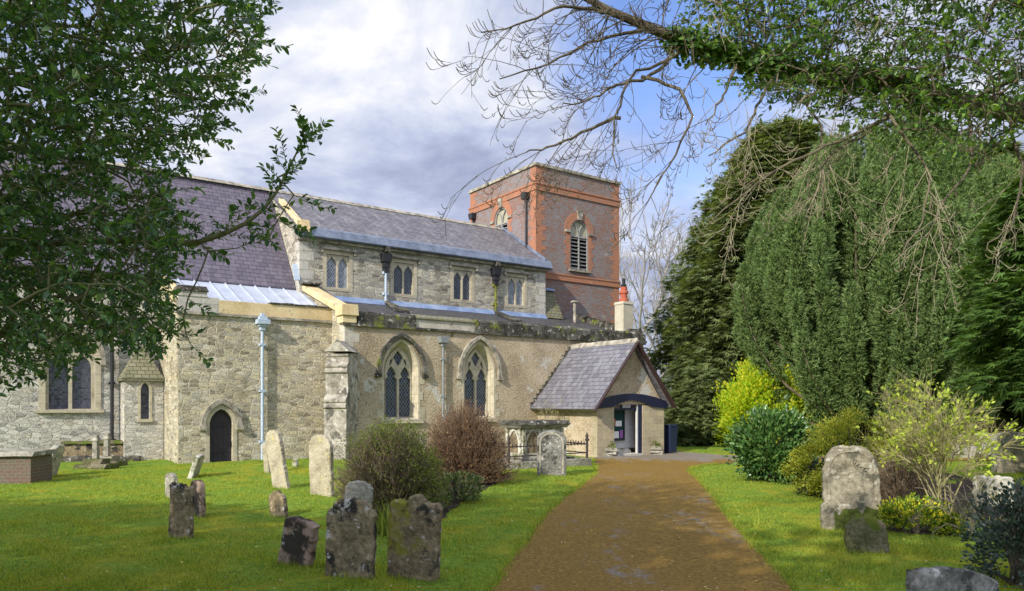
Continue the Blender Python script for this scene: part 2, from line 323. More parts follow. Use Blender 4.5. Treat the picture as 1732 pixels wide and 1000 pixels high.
# ------------------------------------------------------------------ mesh helpers
def link(name, me, parent=None, loc=(0, 0, 0), rotz=0.0):
    o = bpy.data.objects.new(name, me); C.objects.link(o)
    if parent is not None: o.parent = parent
    o.location = loc
    if rotz: o.rotation_euler = (0, 0, rotz)
    return o
def tag(o, label=None, cat=None, group=None, kind=None):
    if label: o['label'] = label
    if cat: o['category'] = cat
    if group: o['group'] = group
    if kind: o['kind'] = kind
    return o
def thing(name, loc, label, cat, group=None, rotz=0.0): return tag(link(name, None, None, loc, rotz), label, cat, group)
def raw_mesh(name, V, Fs, m, smooth=False):
    """V (n,3); Fs list of int arrays (k, 3) or (k, 4)"""
    me = bpy.data.meshes.new(name); V = np.asarray(V, dtype=np.float32)
    me.vertices.add(len(V)); me.vertices.foreach_set('co', V.ravel())
    idx = np.concatenate([f.ravel() for f in Fs]).astype(np.int32)
    tot = np.concatenate([np.full(len(f), f.shape[1], np.int32) for f in Fs])
    st = np.concatenate([[0], np.cumsum(tot)[:-1]]).astype(np.int32)
    me.loops.add(len(idx)); me.loops.foreach_set('vertex_index', idx)
    me.polygons.add(len(tot)); me.polygons.foreach_set('loop_start', st); me.polygons.foreach_set('loop_total', tot)
    if smooth: me.polygons.foreach_set('use_smooth', np.ones(len(tot), bool))
    me.materials.append(m); me.update(calc_edges=True)
    return me
class MB:
    def __init__(s): s.v = []; s.f = []
    def add(s, pts, faces):
        o = len(s.v); s.v += [tuple(p) for p in pts]; s.f += [[o + i for i in f] for f in faces]; return s
    def box(s, x0, x1, y0, y1, z0, z1, top=None):
        """top = (x inset, y inset) of the upper face"""
        a, b_ = top or (0, 0)
        P = [(x0, y0, z0), (x1, y0, z0), (x1, y1, z0), (x0, y1, z0), (x0 + a, y0 + b_, z1), (x1 - a, y0 + b_, z1), (x1 - a, y1 - b_, z1), (x0 + a, y1 - b_, z1)]
        return s.add(P, [(0, 3, 2, 1), (4, 5, 6, 7), (0, 1, 5, 4), (1, 2, 6, 5), (2, 3, 7, 6), (3, 0, 4, 7)])
    def prism(s, loop, a, b_):
        """closed loop of 3D points swept by the vector b_-a"""
        n = len(loop); lo = [tuple(np.add(p, a)) for p in loop]; hi = [tuple(np.add(p, b_)) for p in loop]
        s.add(lo + hi, [tuple(range(n - 1, -1, -1)), tuple(range(n, 2 * n))] + [(i, (i + 1) % n, n + (i + 1) % n, n + i) for i in range(n)])
        return s
    def slab(s, quad, th):
        """thick sheet: quad's corners, thickened downwards"""
        q = [Vector(p) for p in quad]; n = (q[1] - q[0]).cross(q[2] - q[0]).normalized()
        if n.z < 0: n = -n
        return s.prism(q, -n * th, (0, 0, 0))
    def beam(s, p, q, wd, ht, up=(0, 0, 1)):
        p, q = Vector(p), Vector(q); d = (q - p).normalized(); a = d.cross(Vector(up))
        a = a.normalized() if a.length > 1e-4 else Vector((1, 0, 0)); c = a.cross(d).normalized()
        loop = [p + a * wd / 2 * i + c * ht / 2 * j for i, j in ((-1, -1), (1, -1), (1, 1), (-1, 1))]
        return s.prism(loop, (0, 0, 0), q - p)
    def lathe(s, prof, cx, cy, n=14, z0=0.0):
        P = []; Fa = []
        for r, z in prof: P += [(cx + r * math.cos(2 * math.pi * i / n), cy + r * math.sin(2 * math.pi * i / n), z0 + z) for i in range(n)]
        for k in range(len(prof) - 1): Fa += [(k * n + i, k * n + (i + 1) % n, (k + 1) * n + (i + 1) % n, (k + 1) * n + i) for i in range(n)]
        Fa += [tuple(range(n - 1, -1, -1)), tuple(range((len(prof) - 1) * n, len(prof) * n))]
        return s.add(P, Fa)
    def tube(s, pts, r, n=8):
        V_, F_ = tubes([(np.array(pts, float), np.full(len(pts), r))], n); o = len(s.v)
        s.v += [tuple(p) for p in V_]; s.f += [[o + int(i) for i in f] for f in F_]; return s
    def panel(s, face, outer, holes=(), d=0.0, reveal=0.0):
        """flat wall with openings; face maps (along, up, outward) to 3D; reveal = depth of the openings' sides"""
        loops = [outer] + list(holes); flat = [p for l in loops for p in l]
        tris = tessellate_polygon([[Vector((p[0], p[1], 0)) for p in l] for l in loops])
        s.add([face(p[0], p[1], d) for p in flat], tris)
        if reveal:
            for l in holes:
                n = len(l)
                s.add([face(*p, d) for p in l] + [face(*p, d - reveal) for p in l], [(i, (i + 1) % n, n + (i + 1) % n, n + i) for i in range(n)])
        return s
    def plate(s, face, outer, holes=(), d=0.0, th=.1):
        """panel with thickness: front, sides of the outline, sides of the openings"""
        s.panel(face, outer, holes, d, th); n = len(outer)
        s.add([face(*p, d) for p in outer] + [face(*p, d - th) for p in outer], [(i, (i + 1) % n, n + (i + 1) % n, n + i) for i in range(n)])
        return s
    def ring(s, face, inner, outer, d0, d1, closed=False):
        """moulding between two outlines of the same count, from depth d0 (back) to d1 (front)"""
        n = len(inner); P = [face(*p, d1) for p in inner] + [face(*p, d1) for p in outer] + [face(*p, d0) for p in inner] + [face(*p, d0) for p in outer]
        Fa = []
        for i in range(n if closed else n - 1):
            j = (i + 1) % n
            Fa += [(i, j, n + j, n + i), (2 * n + i, 2 * n + j, j, i), (n + i, n + j, 3 * n + j, 3 * n + i)]
        if not closed: Fa += [(0, n, 3 * n, 2 * n), (n - 1, 2 * n - 1, 4 * n - 1, 3 * n - 1)]
        return s.add(P, Fa)
    def build(s, name, m, parent=None, off=(0, 0, 0), smooth=False, bevel=0.0):
        me = bpy.data.meshes.new(name); V_ = np.array(s.v, float) - np.array(off, float)
        me.from_pydata([tuple(p) for p in V_], [], s.f)
        if bevel:
            import bmesh
            bm = bmesh.new(); bm.from_mesh(me); bmesh.ops.recalc_face_normals(bm, faces=bm.faces)
            es = [e for e in bm.edges if len(e.link_faces) == 2 and e.calc_face_angle(0) > .6]
            bmesh.ops.bevel(bm, geom=es, offset=bevel, segments=2, profile=.6, affect='EDGES', clamp_overlap=True); bm.to_mesh(me); bm.free()
        uvl = me.uv_layers.new(name='UVMap'); O = np.array(off, float)
        for p in me.polygons:
            n = p.normal
            if abs(n.z) > .97 or n.length < .5: t_, b_ = Vector((1, 0, 0)), Vector((0, 1, 0))
            else:
                t_ = Vector((-n.y, n.x, 0)).normalized(); b_ = n.cross(t_)
                if b_.z < 0: b_ = -b_
            for li in p.loop_indices:
                c = me.vertices[me.loops[li].vertex_index].co + Vector(O)
                uvl.data[li].uv = (c.dot(t_), c.dot(b_))
        if smooth: me.polygons.foreach_set('use_smooth', [True] * len(me.polygons))
        me.materials.append(m)
        return link(name, me, parent)
def arch(cx, hw, z0, zs, za, n=10, closed=True):
    """pointed (two-centred) arch outline from the left foot over the apex to the right foot"""
    r = za - zs; Rr = (hw * hw + r * r) / (2 * hw); c0 = Rr - hw; a1 = math.atan2(r, c0)
    right = [(cx - c0 + Rr * math.cos(a1 * i / n), zs + Rr * math.sin(a1 * i / n)) for i in range(n + 1)]
    left = [(2 * cx - x, z) for x, z in right]
    return [(cx - hw, z0)] + left[:-1] + right[::-1] + [(cx + hw, z0)]
def roundarch(cx, hw, z0, zs, n=14):
    return [(cx - hw, z0)] + [(cx - hw * math.cos(math.pi * i / n), zs + hw * math.sin(math.pi * i / n)) for i in range(n + 1)] + [(cx + hw, z0)]

def tubes(polys, n=6):
    Vs, Fq = [], []; base = 0; ang = 2 * np.pi * np.arange(n) / n; ca, sa = np.cos(ang), np.sin(ang)
    for P, r in polys:
        P = np.asarray(P, float); k = len(P); T = np.gradient(P, axis=0); T /= np.linalg.norm(T, axis=1, keepdims=True) + 1e-9
        ref = np.array([0, 0, 1.0]) if abs(T[:, 2].mean()) < .8 else np.array([1.0, 0, 0])
        A = np.cross(T, ref); A /= np.linalg.norm(A, axis=1, keepdims=True) + 1e-9; B = np.cross(T, A)
        r = np.asarray(r, float)[:, None, None]
        ring = P[:, None, :] + r * (A[:, None, :] * ca[None, :, None] + B[:, None, :] * sa[None, :, None])
        Vs.append(ring.reshape(-1, 3))
        i = np.arange(k - 1)[:, None] * n; j = np.arange(n)[None, :]; j2 = (j + 1) % n
        Fq.append((base + np.stack([i + j, i + j2, i + n + j2, i + n + j], -1)).reshape(-1, 4)); base += k * n
    return np.concatenate(Vs), np.concatenate(Fq)
def tube_obj(name, polys, m, parent=None, n=6, off=(0, 0, 0)):
    V_, F_ = tubes(polys, n)
    return link(name, raw_mesh(name, V_ - np.array(off), [F_], m, True), parent)
def unit(v): return v / (np.linalg.norm(v, axis=-1, keepdims=True) + 1e-9)
def scatter(tv, tf, pos, d, up, size):
    """copies of a leaf-shaped template (x along the leaf, z its upper side)"""
    tv = np.asarray(tv, float); tf = np.asarray(tf); N = len(pos)
    d = unit(d); y = unit(np.cross(up, d)); z = np.cross(d, y); size = np.broadcast_to(np.asarray(size, float), (N,))
    V_ = pos[:, None, :] + size[:, None, None] * (tv[None, :, 0:1] * d[:, None] + tv[None, :, 1:2] * y[:, None] + tv[None, :, 2:3] * z[:, None])
    F_ = (np.arange(N) * len(tv))[:, None, None] + tf[None]
    return V_.reshape(-1, 3), F_.reshape(-1, tf.shape[1])
LEAF = ([(0, 0, 0), (.35, .24, .07), (.35, -.24, .07), (.75, .17, .05), (.75, -.17, .05), (1, 0, -.06), (.5, 0, -.02)],
        [(0, 2, 6), (2, 4, 6), (4, 5, 6), (5, 3, 6), (3, 1, 6), (1, 0, 6)])
LEAF2 = ([(0, 0, 0), (.5, .28, .06), (1, 0, 0), (.5, -.28, .06)], [(0, 3, 2), (0, 2, 1)])
IVY = ([(0, 0, 0), (.1, .42, .03), (.45, .25, .05), (.55, .5, 0), (1, 0, -.08), (.55, -.5, 0), (.45, -.25, .05), (.1, -.42, .03)],
       [(0, 2, 1), (0, 4, 2), (2, 4, 3), (0, 6, 4), (4, 6, 5), (0, 7, 6)])
_fan = []; _ff = []
for a_, l_ in ((-62, .5), (-38, .75), (-14, .95), (12, 1.0), (36, .78), (60, .52)):
    k_ = len(_fan); ca_, sa_ = math.cos(R(a_)), math.sin(R(a_)); w_ = .085
    _fan += [(.12 * ca_ + w_ * sa_, .12 * sa_ - w_ * ca_, 0), (.12 * ca_ - w_ * sa_, .12 * sa_ + w_ * ca_, 0), (l_ * ca_, l_ * sa_, -.12 * l_)]
    _ff.append((k_, k_ + 1, k_ + 2))
FAN = (_fan, _ff)
_p2 = []; _f2 = []
for i_ in range(4):
    k_ = len(_p2); az_ = i_ * 1.57 + .4; cy_, cz_ = math.cos(az_), math.sin(az_)
    _p2 += [(.05 * i_, .11 * cz_, -.11 * cy_), (.05 * i_, -.11 * cz_, .11 * cy_), (.75 + .08 * i_, .30 * cy_, .30 * cz_)]; _f2.append((k_, k_ + 1, k_ + 2))
TUFT = (_p2, _f2)
_pl = []; _pf = []
for i_ in range(7):
    k_ = len(_pl); az_ = i_ * 2.4; s0_ = .1 * i_; l_ = .5 - .03 * i_; cy_, cz_ = math.cos(az_), math.sin(az_)
    _pl += [(s0_, .03 * cz_, -.03 * cy_), (s0_, -.03 * cz_ + .05 * cy_, .03 * cy_ + .05 * cz_), (s0_ + .16, .10 * cy_ + .07 * cz_, .10 * cz_ - .07 * cy_), (s0_ + l_, .17 * cy_, .17 * cz_)]
    _pf += [(k_, k_ + 1, k_ + 3), (k_, k_ + 2, k_ + 3)]
PLUME = (_pl, _pf)
def leaves_obj(name, parts, m, parent=None, off=(0, 0, 0)):
    """parts: list of (template, pos, dir, up, size)"""
    Vs, Fs, base = [], [], 0
    for tp, pos, d, up, size in parts:
        V_, F_ = scatter(*tp, pos, d, up, size); Vs.append(V_); Fs.append(F_ + base); base += len(V_)
    return link(name, raw_mesh(name, np.concatenate(Vs) - np.array(off), Fs, m), parent)
def rvec(n): return unit(rng.normal(size=(n, 3)))

# ------------------------------------------------------------------ pixels and ground
def h(x, y):
    x = np.asarray(x, float); y = np.asarray(y, float)
    z = -.11 * np.exp(-((x - 5) ** 2 / 30 + (y - 27) ** 2 / 40)) + .05 * np.exp(-((x + 5.5) ** 2 / 8 + (y - 21) ** 2 / 7))
    return z + .025 * np.sin(x * .9 + 1) * np.sin(y * .7) + .012 * np.sin(x * 2.3 + y * 1.7)
def W(px, py, Y): return np.array([(px - CX) / F * Y, Y, H - (py - HY) / F * Y])
def G(px, py):
    Y = 10.0
    for _ in range(12): Y = F * (H - float(h((px - CX) / F * Y, Y))) / (py - HY)
    x = (px - CX) / F * Y
    return np.array([x, Y, float(h(x, Y))])
TH = math.atan2(.582, .813); U = np.array([math.cos(TH), math.sin(TH)]); Vv = np.array([-math.sin(TH), math.cos(TH)])
def PW(u, v, z=0.0): p = u * U + v * Vv; return (p[0], p[1], z)

# ------------------------------------------------------------------ ground, path
xs = np.unique(np.concatenate([np.linspace(-600, -45, 12), np.arange(-45, 45.1, .45), np.linspace(45, 600, 12)]))
ys = np.unique(np.concatenate([np.linspace(-300, -12, 8), np.arange(-12, 60.1, .45), np.linspace(60, 900, 12)]))
gx, gy = np.meshgrid(xs, ys); gz = h(gx, gy)
nx_, ny_ = len(xs), len(ys); ii = (np.arange(ny_ - 1)[:, None] * nx_ + np.arange(nx_ - 1)[None]).reshape(-1)
ground = link('lawn', raw_mesh('lawn', np.stack([gx, gy, gz], -1).reshape(-1, 3), [np.stack([ii, ii + 1, ii + nx_ + 1, ii + nx_], -1)], M['grass'], True))
tag(ground, kind='structure')
def resample(pts, n):
    P = np.array(pts, float); s = np.concatenate([[0], np.cumsum(np.linalg.norm(np.diff(P, axis=0), axis=1))]); t = np.linspace(0, s[-1], n)
    return np.stack([np.interp(t, s, P[:, 0]), np.interp(t, s, P[:, 1])], -1)
PL = [(-1.6, -3), (-1.15, 1), (-.22, 7), (.74, 12.75), (2.12, 18.6), (2.55, 22.1), (2.85, 25.6), (4, 27.5), (6.2, 28.6), (7.6, 26.6), (9.5, 25), (14, 24.3), (22, 24)]
PR = [(1.1, -3), (1.65, 1), (2.68, 7), (3.60, 12.75), (4.60, 18.6), (4.85, 20.1), (5.2, 21.0), (5.7, 21.7), (6.3, 22.1), (6.9, 22.4), (9, 22.9), (14, 22.7), (22, 22.4)]
def seg_resample(L, Rr, k):
    a, b_ = [], []
    for i in range(len(L) - 1):
        n = max(2, int(max(np.hypot(*np.subtract(L[i + 1], L[i])), np.hypot(*np.subtract(Rr[i + 1], Rr[i]))) / k))
        for j in range(n): a.append(np.add(L[i], np.subtract(L[i + 1], L[i]) * j / n)); b_.append(np.add(Rr[i], np.subtract(Rr[i + 1], Rr[i]) * j / n))
    a.append(np.array(L[-1])); b_.append(np.array(Rr[-1])); return np.array(a), np.array(b_)
def strip_mesh(name, L, Rr, k, lift, m, cross=9, ragged=0.0):
    a, b_ = seg_resample(L, Rr, k); n = len(a)
    if ragged:
        a = a + (rng.random((n, 2)) - .5) * ragged; b_ = b_ + (rng.random((n, 2)) - .5) * ragged
    t = np.linspace(0, 1, cross)[None, :, None]; P = a[:, None] * (1 - t) + b_[:, None] * t
    z = h(P[..., 0], P[..., 1]) + lift
    V_ = np.concatenate([P, z[..., None]], -1).reshape(-1, 3)
    ii = (np.arange(n - 1)[:, None] * cross + np.arange(cross - 1)[None]).reshape(-1)
    return link(name, raw_mesh(name, V_, [np.stack([ii, ii + 1, ii + cross + 1, ii + cross], -1)], m, True))
path = tag(strip_mesh('path', PL, PR, .3, .018, M['path'], 11, .07), kind='structure')
bedL = [tuple(G(px, py)[:2]) for px, py in ((742, 884), (800, 838), (868, 806))]
bedR = [tuple(G(px, py)[:2]) for px, py in ((560, 880), (590, 815), (740, 788))]
bed1 = tag(strip_mesh('flower_bed_soil', bedR, bedL, .3, .012, M['soil'], 7, .12), kind='structure')
bed2 = tag(strip_mesh('border_soil', [tuple(G(px, py)[:2]) for px, py in ((1492, 899), (1560, 905), (1650, 908), (1740, 925))],
                     [tuple(G(px, py)[:2]) for px, py in ((1380, 830), (1480, 800), (1600, 800), (1760, 830))], .3, .012, M['soil'], 7, .12), kind='structure')

# ------------------------------------------------------------------ the church (u along the nave, v to the north, z up)
CO = (14.0, 27.0, 0.0)
church = thing('church', PW(14, 27), 'old stone parish church with slate roofs and square red brick tower', 'church', rotz=TH)
def S(v): return lambda s, z, d=0.0: (s, v - d, z)
def E(u): return lambda s, z, d=0.0: (u - d, s, z)
def cb(mb, name, m, parent=None, bevel=0.0, smooth=False, label=None):
    o = mb.build(name, M[m], parent or church, CO, smooth, bevel)
    if label: o['label'] = label
    return o
rect = lambda a, b_, c, d: [(a, c), (b_, c), (b_, d), (a, d)]

# chancel
cw = arch(2.1, .66, 1.6, 3.15, 3.95)
mb = MB().panel(S(26.4), rect(-8, 9.12, -.4, 6.0), [cw], 0, .25).panel(E(-8), [(26.4, -.4), (32, -.4), (32, 6), (29.1, 10.2), (26.4, 6)])
cb(mb, 'chancel_wall', 'chancel')
mb = MB(); th = .14
for va, vb in ((26.1, 29.1), (32.1, 29.1)): mb.slab([(-8.2, va, 5.92), (9.08, va, 5.92), (9.08, vb, 10.16), (-8.2, vb, 10.16)], th)
cb(mb, 'chancel_roof', 'slate_dark')
mb = MB().ring(S(26.4), arch(2.1, .66, 1.6, 3.15, 3.95), arch(2.1, .82, 1.6, 3.15, 4.12), 0, .03).box(1.2, 3.0, 26.3, 26.4, 1.5, 1.6)
win = cb(mb, 'window_surround', 'ashlar')
mb = MB(); mb.plate(S(26.4), cw, [arch(1.79, .26, 1.62, 2.9, 3.3, 6), arch(2.41, .26, 1.62, 2.9, 3.3, 6)], -.12, .1); cb(mb, 'tracery', 'ashlar', win)
cb(MB().panel(S(26.4), cw, (), -.2), 'pane', 'grille', win)
cb(MB().ring(S(26.4), arch(2.1, .83, 3.0, 3.15, 4.13), arch(2.1, .95, 3.0, 3.15, 4.27), 0, .09), 'hood_mould', 'mould', win)
mb = MB().tube([(3.22, 26.28, 0), (3.22, 26.28, 5.75), (3.22, 26.1, 5.9)], .055)
for z in (.6, 2.4, 4.2): mb.box(3.13, 3.31, 26.26, 26.4, z, z + .07)
cb(mb, 'drainpipe', 'pipe_black', label='tall black drainpipe on the chancel wall')
# stair turret in the corner with its pyramid of stone tiles
tl = arch(4.04, .125, 1.3, 2.2, 2.45, 6)
mb = MB().panel(S(25.5), rect(3.46, 4.58, -.4, 2.6), [tl], 0, .16).panel(E(3.46), rect(25.5, 26.4, -.4, 2.6))
tur = cb(mb, 'stair_turret', 'chancel')
mb = MB(); ap = (4.05, 26.39, 3.75); e = [(3.38, 25.4, 2.58), (4.59, 25.4, 2.58), (4.59, 26.39, 2.58), (3.38, 26.39, 2.58)]
mb.add(e + [ap], [(0, 1, 4), (1, 2, 4), (3, 0, 4), (0, 3, 2, 1)]).box(3.38, 4.585, 25.4, 26.39, 2.5, 2.576); cb(mb, 'turret_roof', 'tile_moss', tur)
mb = MB().ring(S(25.5), tl, arch(4.04, .20, 1.3, 2.2, 2.55, 6), 0, .025).box(3.82, 4.26, 25.45, 25.5, 1.2, 1.3); lw = cb(mb, 'lancet_window', 'ashlar', tur)
cb(MB().panel(S(25.5), tl, (), -.14), 'lancet_pane', 'grille', tur)

# south chapel
dr = arch(5.82, .34, -.1, 1.15, 1.62, 8)
mb = MB().panel(S(23.4), rect(4.6, 9.36, -.4, 4.46), [dr], 0, .22).panel(E(4.6), [(23.4, -.4), (26.4, -.4), (26.4, 5.85), (23.4, 4.9)])
cb(mb, 'chapel_wall', 'chapel')
cb(MB().box(4.52, 9.35, 23.32, 23.46, 4.46, 4.54), 'string_course', 'mould')
cb(MB().box(5.75, 9.35, 23.4, 23.66, 4.54, 4.95), 'parapet', 'yellow', bevel=.012, label='clean yellow stone parapet')
mb = MB(); u_ = 7.3
for k in range(5): mb.box(u_, u_ + .36, 23.36, 23.68, 4.954, 5.0 + .015 * (k % 2)); u_ += .40
cb(mb, 'parapet_slate', 'coping')
cb(MB().box(4.6, 5.75, 23.4, 23.7, 4.54, 5.0).box(4.58, 5.42, 23.38, 24.0, 5.0, 5.16, (.02, .02)), 'corner_pier', 'ashlar_grey')
cb(MB().box(4.54, 5.46, 23.34, 24.04, 5.16, 5.32, (.06, .06)), 'pier_cap', 'coping', bevel=.02)
mb = MB().prism([(4.5, 23.75, 4.86), (4.5, 26.42, 5.84), (4.5, 26.42, 6.06), (4.5, 23.75, 5.08)], (0, 0, 0), (.36, 0, 0)); cb(mb, 'coping', 'yellow', bevel=.015)
mb = MB().slab([(4.86, 23.66, 4.80), (9.3, 23.66, 4.80), (9.3, 26.3, 5.96), (4.86, 26.3, 5.96)], .1); rf = cb(mb, 'chapel_roof', 'metalroof')
mb = MB()
for k in range(9):
    u_ = 5.1 + .5 * k; mb.prism([(u_, 23.68, 4.81), (u_ + .035, 23.68, 4.81), (u_ + .035, 23.68, 4.86), (u_, 23.68, 4.86)], (0, 0, 0), (0, 2.6, 2.6 * 1.16 / 2.64))
cb(mb, 'roof_seam', 'metalroof', rf)
# chapel door
mb = MB().ring(S(23.4), dr, arch(5.82, .46, -.1, 1.15, 1.77, 8), 0, .02); dw = cb(mb, 'door_surround', 'ashlar')
mb = MB().ring(S(23.4), arch(5.82, .47, 1.08, 1.15, 1.78, 8), arch(5.82, .60, 1.08, 1.15, 1.94, 8), 0, .1).box(5.18, 5.38, 23.26, 23.4, .98, 1.12).box(6.26, 6.46, 23.26, 23.4, .98, 1.12)
cb(mb, 'hood_mould', 'mould', dw)
mb = MB().panel(S(23.4), dr, (), -.16); n_ = 0
for k in range(5): mb.box(5.50 + .135 * k, 5.505 + .135 * k + .01, 23.55, 23.56, .0, 1.2)
door = cb(mb, 'door', 'door')
for z in (.28, 1.08): cb(MB().box(5.52, 6.04, 23.535, 23.553, z, z + .035), 'strap_hinge', 'pipe_black', door)
mb = MB().lathe([(.03, 0), (.035, .015), (.02, .03)], 5.56, 23.54, 10, .68); cb(mb, 'handle', 'iron', door)
# blue painted downpipe with star-shaped hopper
mb = MB().tube([(7.03, 23.29, 0), (7.03, 23.29, 4.15)], .05, 10)
for z in (.55, 2.15, 3.6): mb.box(6.94, 7.12, 23.24, 23.4, z, z + .07)
dp = cb(mb, 'drainpipe', 'pipe_blue', label='pale blue drainpipe with wide hopper beside the chapel door')
mb = MB().box(6.9, 7.16, 23.16, 23.4, 4.2, 4.52).box(6.83, 7.23, 23.1, 23.4, 4.27, 4.42).box(6.95, 7.11, 23.2, 23.4, 4.08, 4.2, (-.0, 0)).box(6.97, 7.09, 23.22, 23.38, 4.52, 4.62); cb(mb, 'hopper', 'pipe_blue', dp, .012)

# south aisle
aw = [arch(11.37, .64, 1.25, 2.9, 3.9), arch(14.5, .64, 1.25, 2.9, 3.98)]
mb = MB().panel(S(22.3), rect(9.35, 22.9, -.4, 4.3), aw, 0, .34); cb(mb, 'aisle_wall', 'cast', label='south aisle wall with tan roughcast')
mb = MB().panel(E(9.35), [(22.3, -.4), (25.8, -.4), (25.8, 5.85), (22.3, 4.75)]); cb(mb, 'aisle_end_wall', 'chapel')
cb(MB().panel(E(22.9), [(22.3, -.4), (26.6, -.4), (26.6, 5.8), (22.3, 4.8)]), 'aisle_end_wall', 'chapel')
q = MB(); zq = 1.6; k = 0
while zq < 4.25:
    a, b_ = ((.5, .25) if k % 2 else (.3, .42)); q.box(9.344, 9.35 + a, 22.294, 22.3 + b_, zq, zq + .3); zq += .31; k += 1
cb(q, 'quoin', 'pale_block')
cb(MB().box(9.28, 22.98, 22.21, 22.35, 4.3, 4.38, (0, .01)), 'string_course', 'coping')
def rough_box(u0, u1, v0, v1, z0, z1, seed, step=.35, amp=.03):
    """weathered block: its top edge and face wander a little"""
    r = np.random.default_rng(seed); n = max(3, int((u1 - u0) / step)); mb = MB(); P = []; Fa = []
    for i in range(n + 1):
        u_ = u0 + (u1 - u0) * i / n; a = r.uniform(-amp, amp, 6)
        P += [(u_, v0 + a[0] * .5, z0), (u_, v0 + a[1] * .5, z1 - .09 + a[2]), (u_, v0 + .09 + a[3], z1 + a[4]), (u_, v1, z1 + a[5]), (u_, v1, z0)]
        if i:
            o = (i - 1) * 5; Fa += [(o + j, o + (j + 1) % 5, o + 5 + (j + 1) % 5, o + 5 + j) for j in range(5)]
    Fa += [(4, 3, 2, 1, 0), tuple(5 * n + j for j in range(5))]
    return mb.add(P, Fa)
cb(rough_box(9.78, 11.9, 22.24, 22.62, 4.38, 4.80, 1), 'parapet', 'coping', label='dark moss-grown length of parapet next to the yellow kneeler')
cb(MB().box(11.905, 14.3, 22.28, 22.6, 4.38, 4.68), 'parapet', 'pale_block', bevel=.01, label='pale rebuilt length of parapet with tile coping')
cb(MB().prism([(11.905, 22.22, 4.685), (11.905, 22.64, 4.685), (11.905, 22.64, 4.88), (11.905, 22.22, 4.73)], (0, 0, 0), (2.39, 0, 0)), 'coping_tile', 'tile_moss')
cb(rough_box(14.305, 22.95, 22.22, 22.62, 4.38, 4.82, 2), 'parapet', 'coping', label='long dark lichened parapet over the porch')
cb(MB().slab([(9.7, 22.6, 4.62), (22.8, 22.6, 4.62), (22.8, 25.8, 5.60), (9.7, 25.8, 5.60)], .1).slab([(20.35, 25.8, 5.60), (22.8, 25.8, 5.60), (22.8, 26.5, 5.80), (20.35, 26.5, 5.80)], .1), 'aisle_roof', 'slate_aisle')
mb = MB().prism([(9.2, 22.55, 4.74), (9.2, 25.85, 5.86), (9.2, 25.85, 6.06), (9.2, 22.55, 4.96)], (0, 0, 0), (.5, 0, 0)); cb(mb, 'coping', 'yellow', bevel=.015)
cb(MB().box(9.18, 9.775, 22.14, 22.72, 4.62, 4.98, (.02, .02)).box(9.24, 9.72, 22.2, 22.66, 4.385, 4.62), 'kneeler', 'yellow', bevel=.02)
cb(MB().box(9.1, 9.8, 25.5, 25.79, 6.065, 6.11), 'coping_slab', 'coping')
mb = MB()
for i in range(13):
    v_ = 22.4 + i * .33; z = 4.86 + (v_ - 22.4) * .27; mb.box(22.5, 22.98, v_, v_ + .325, z - .3, z + .06 + .03 * random.random(), (.03, .01))
cb(mb, 'gable_coping', 'coping')
# blue lead flashing where the aisle roof meets the clerestory
mb = MB()
for a, b_ in ((9.75, 12.38), (12.52, 17.45), (17.62, 20.25)): mb.slab([(a, 25.58, 5.545), (b_, 25.58, 5.545), (b_, 25.76, 5.76), (a, 25.76, 5.76)], .03)
cb(mb, 'flashing', 'lead_bright')
for u_ in (12.45, 17.54): cb(MB().prism([(u_ - .3, 24.2, 5.12), (u_ + .3, 24.2, 5.12), (u_ + .05, 25.7, 5.68), (u_ - .05, 25.7, 5.68)], (0, 0, 0), (0, 0, .07)), 'roof_saddle', 'coping')
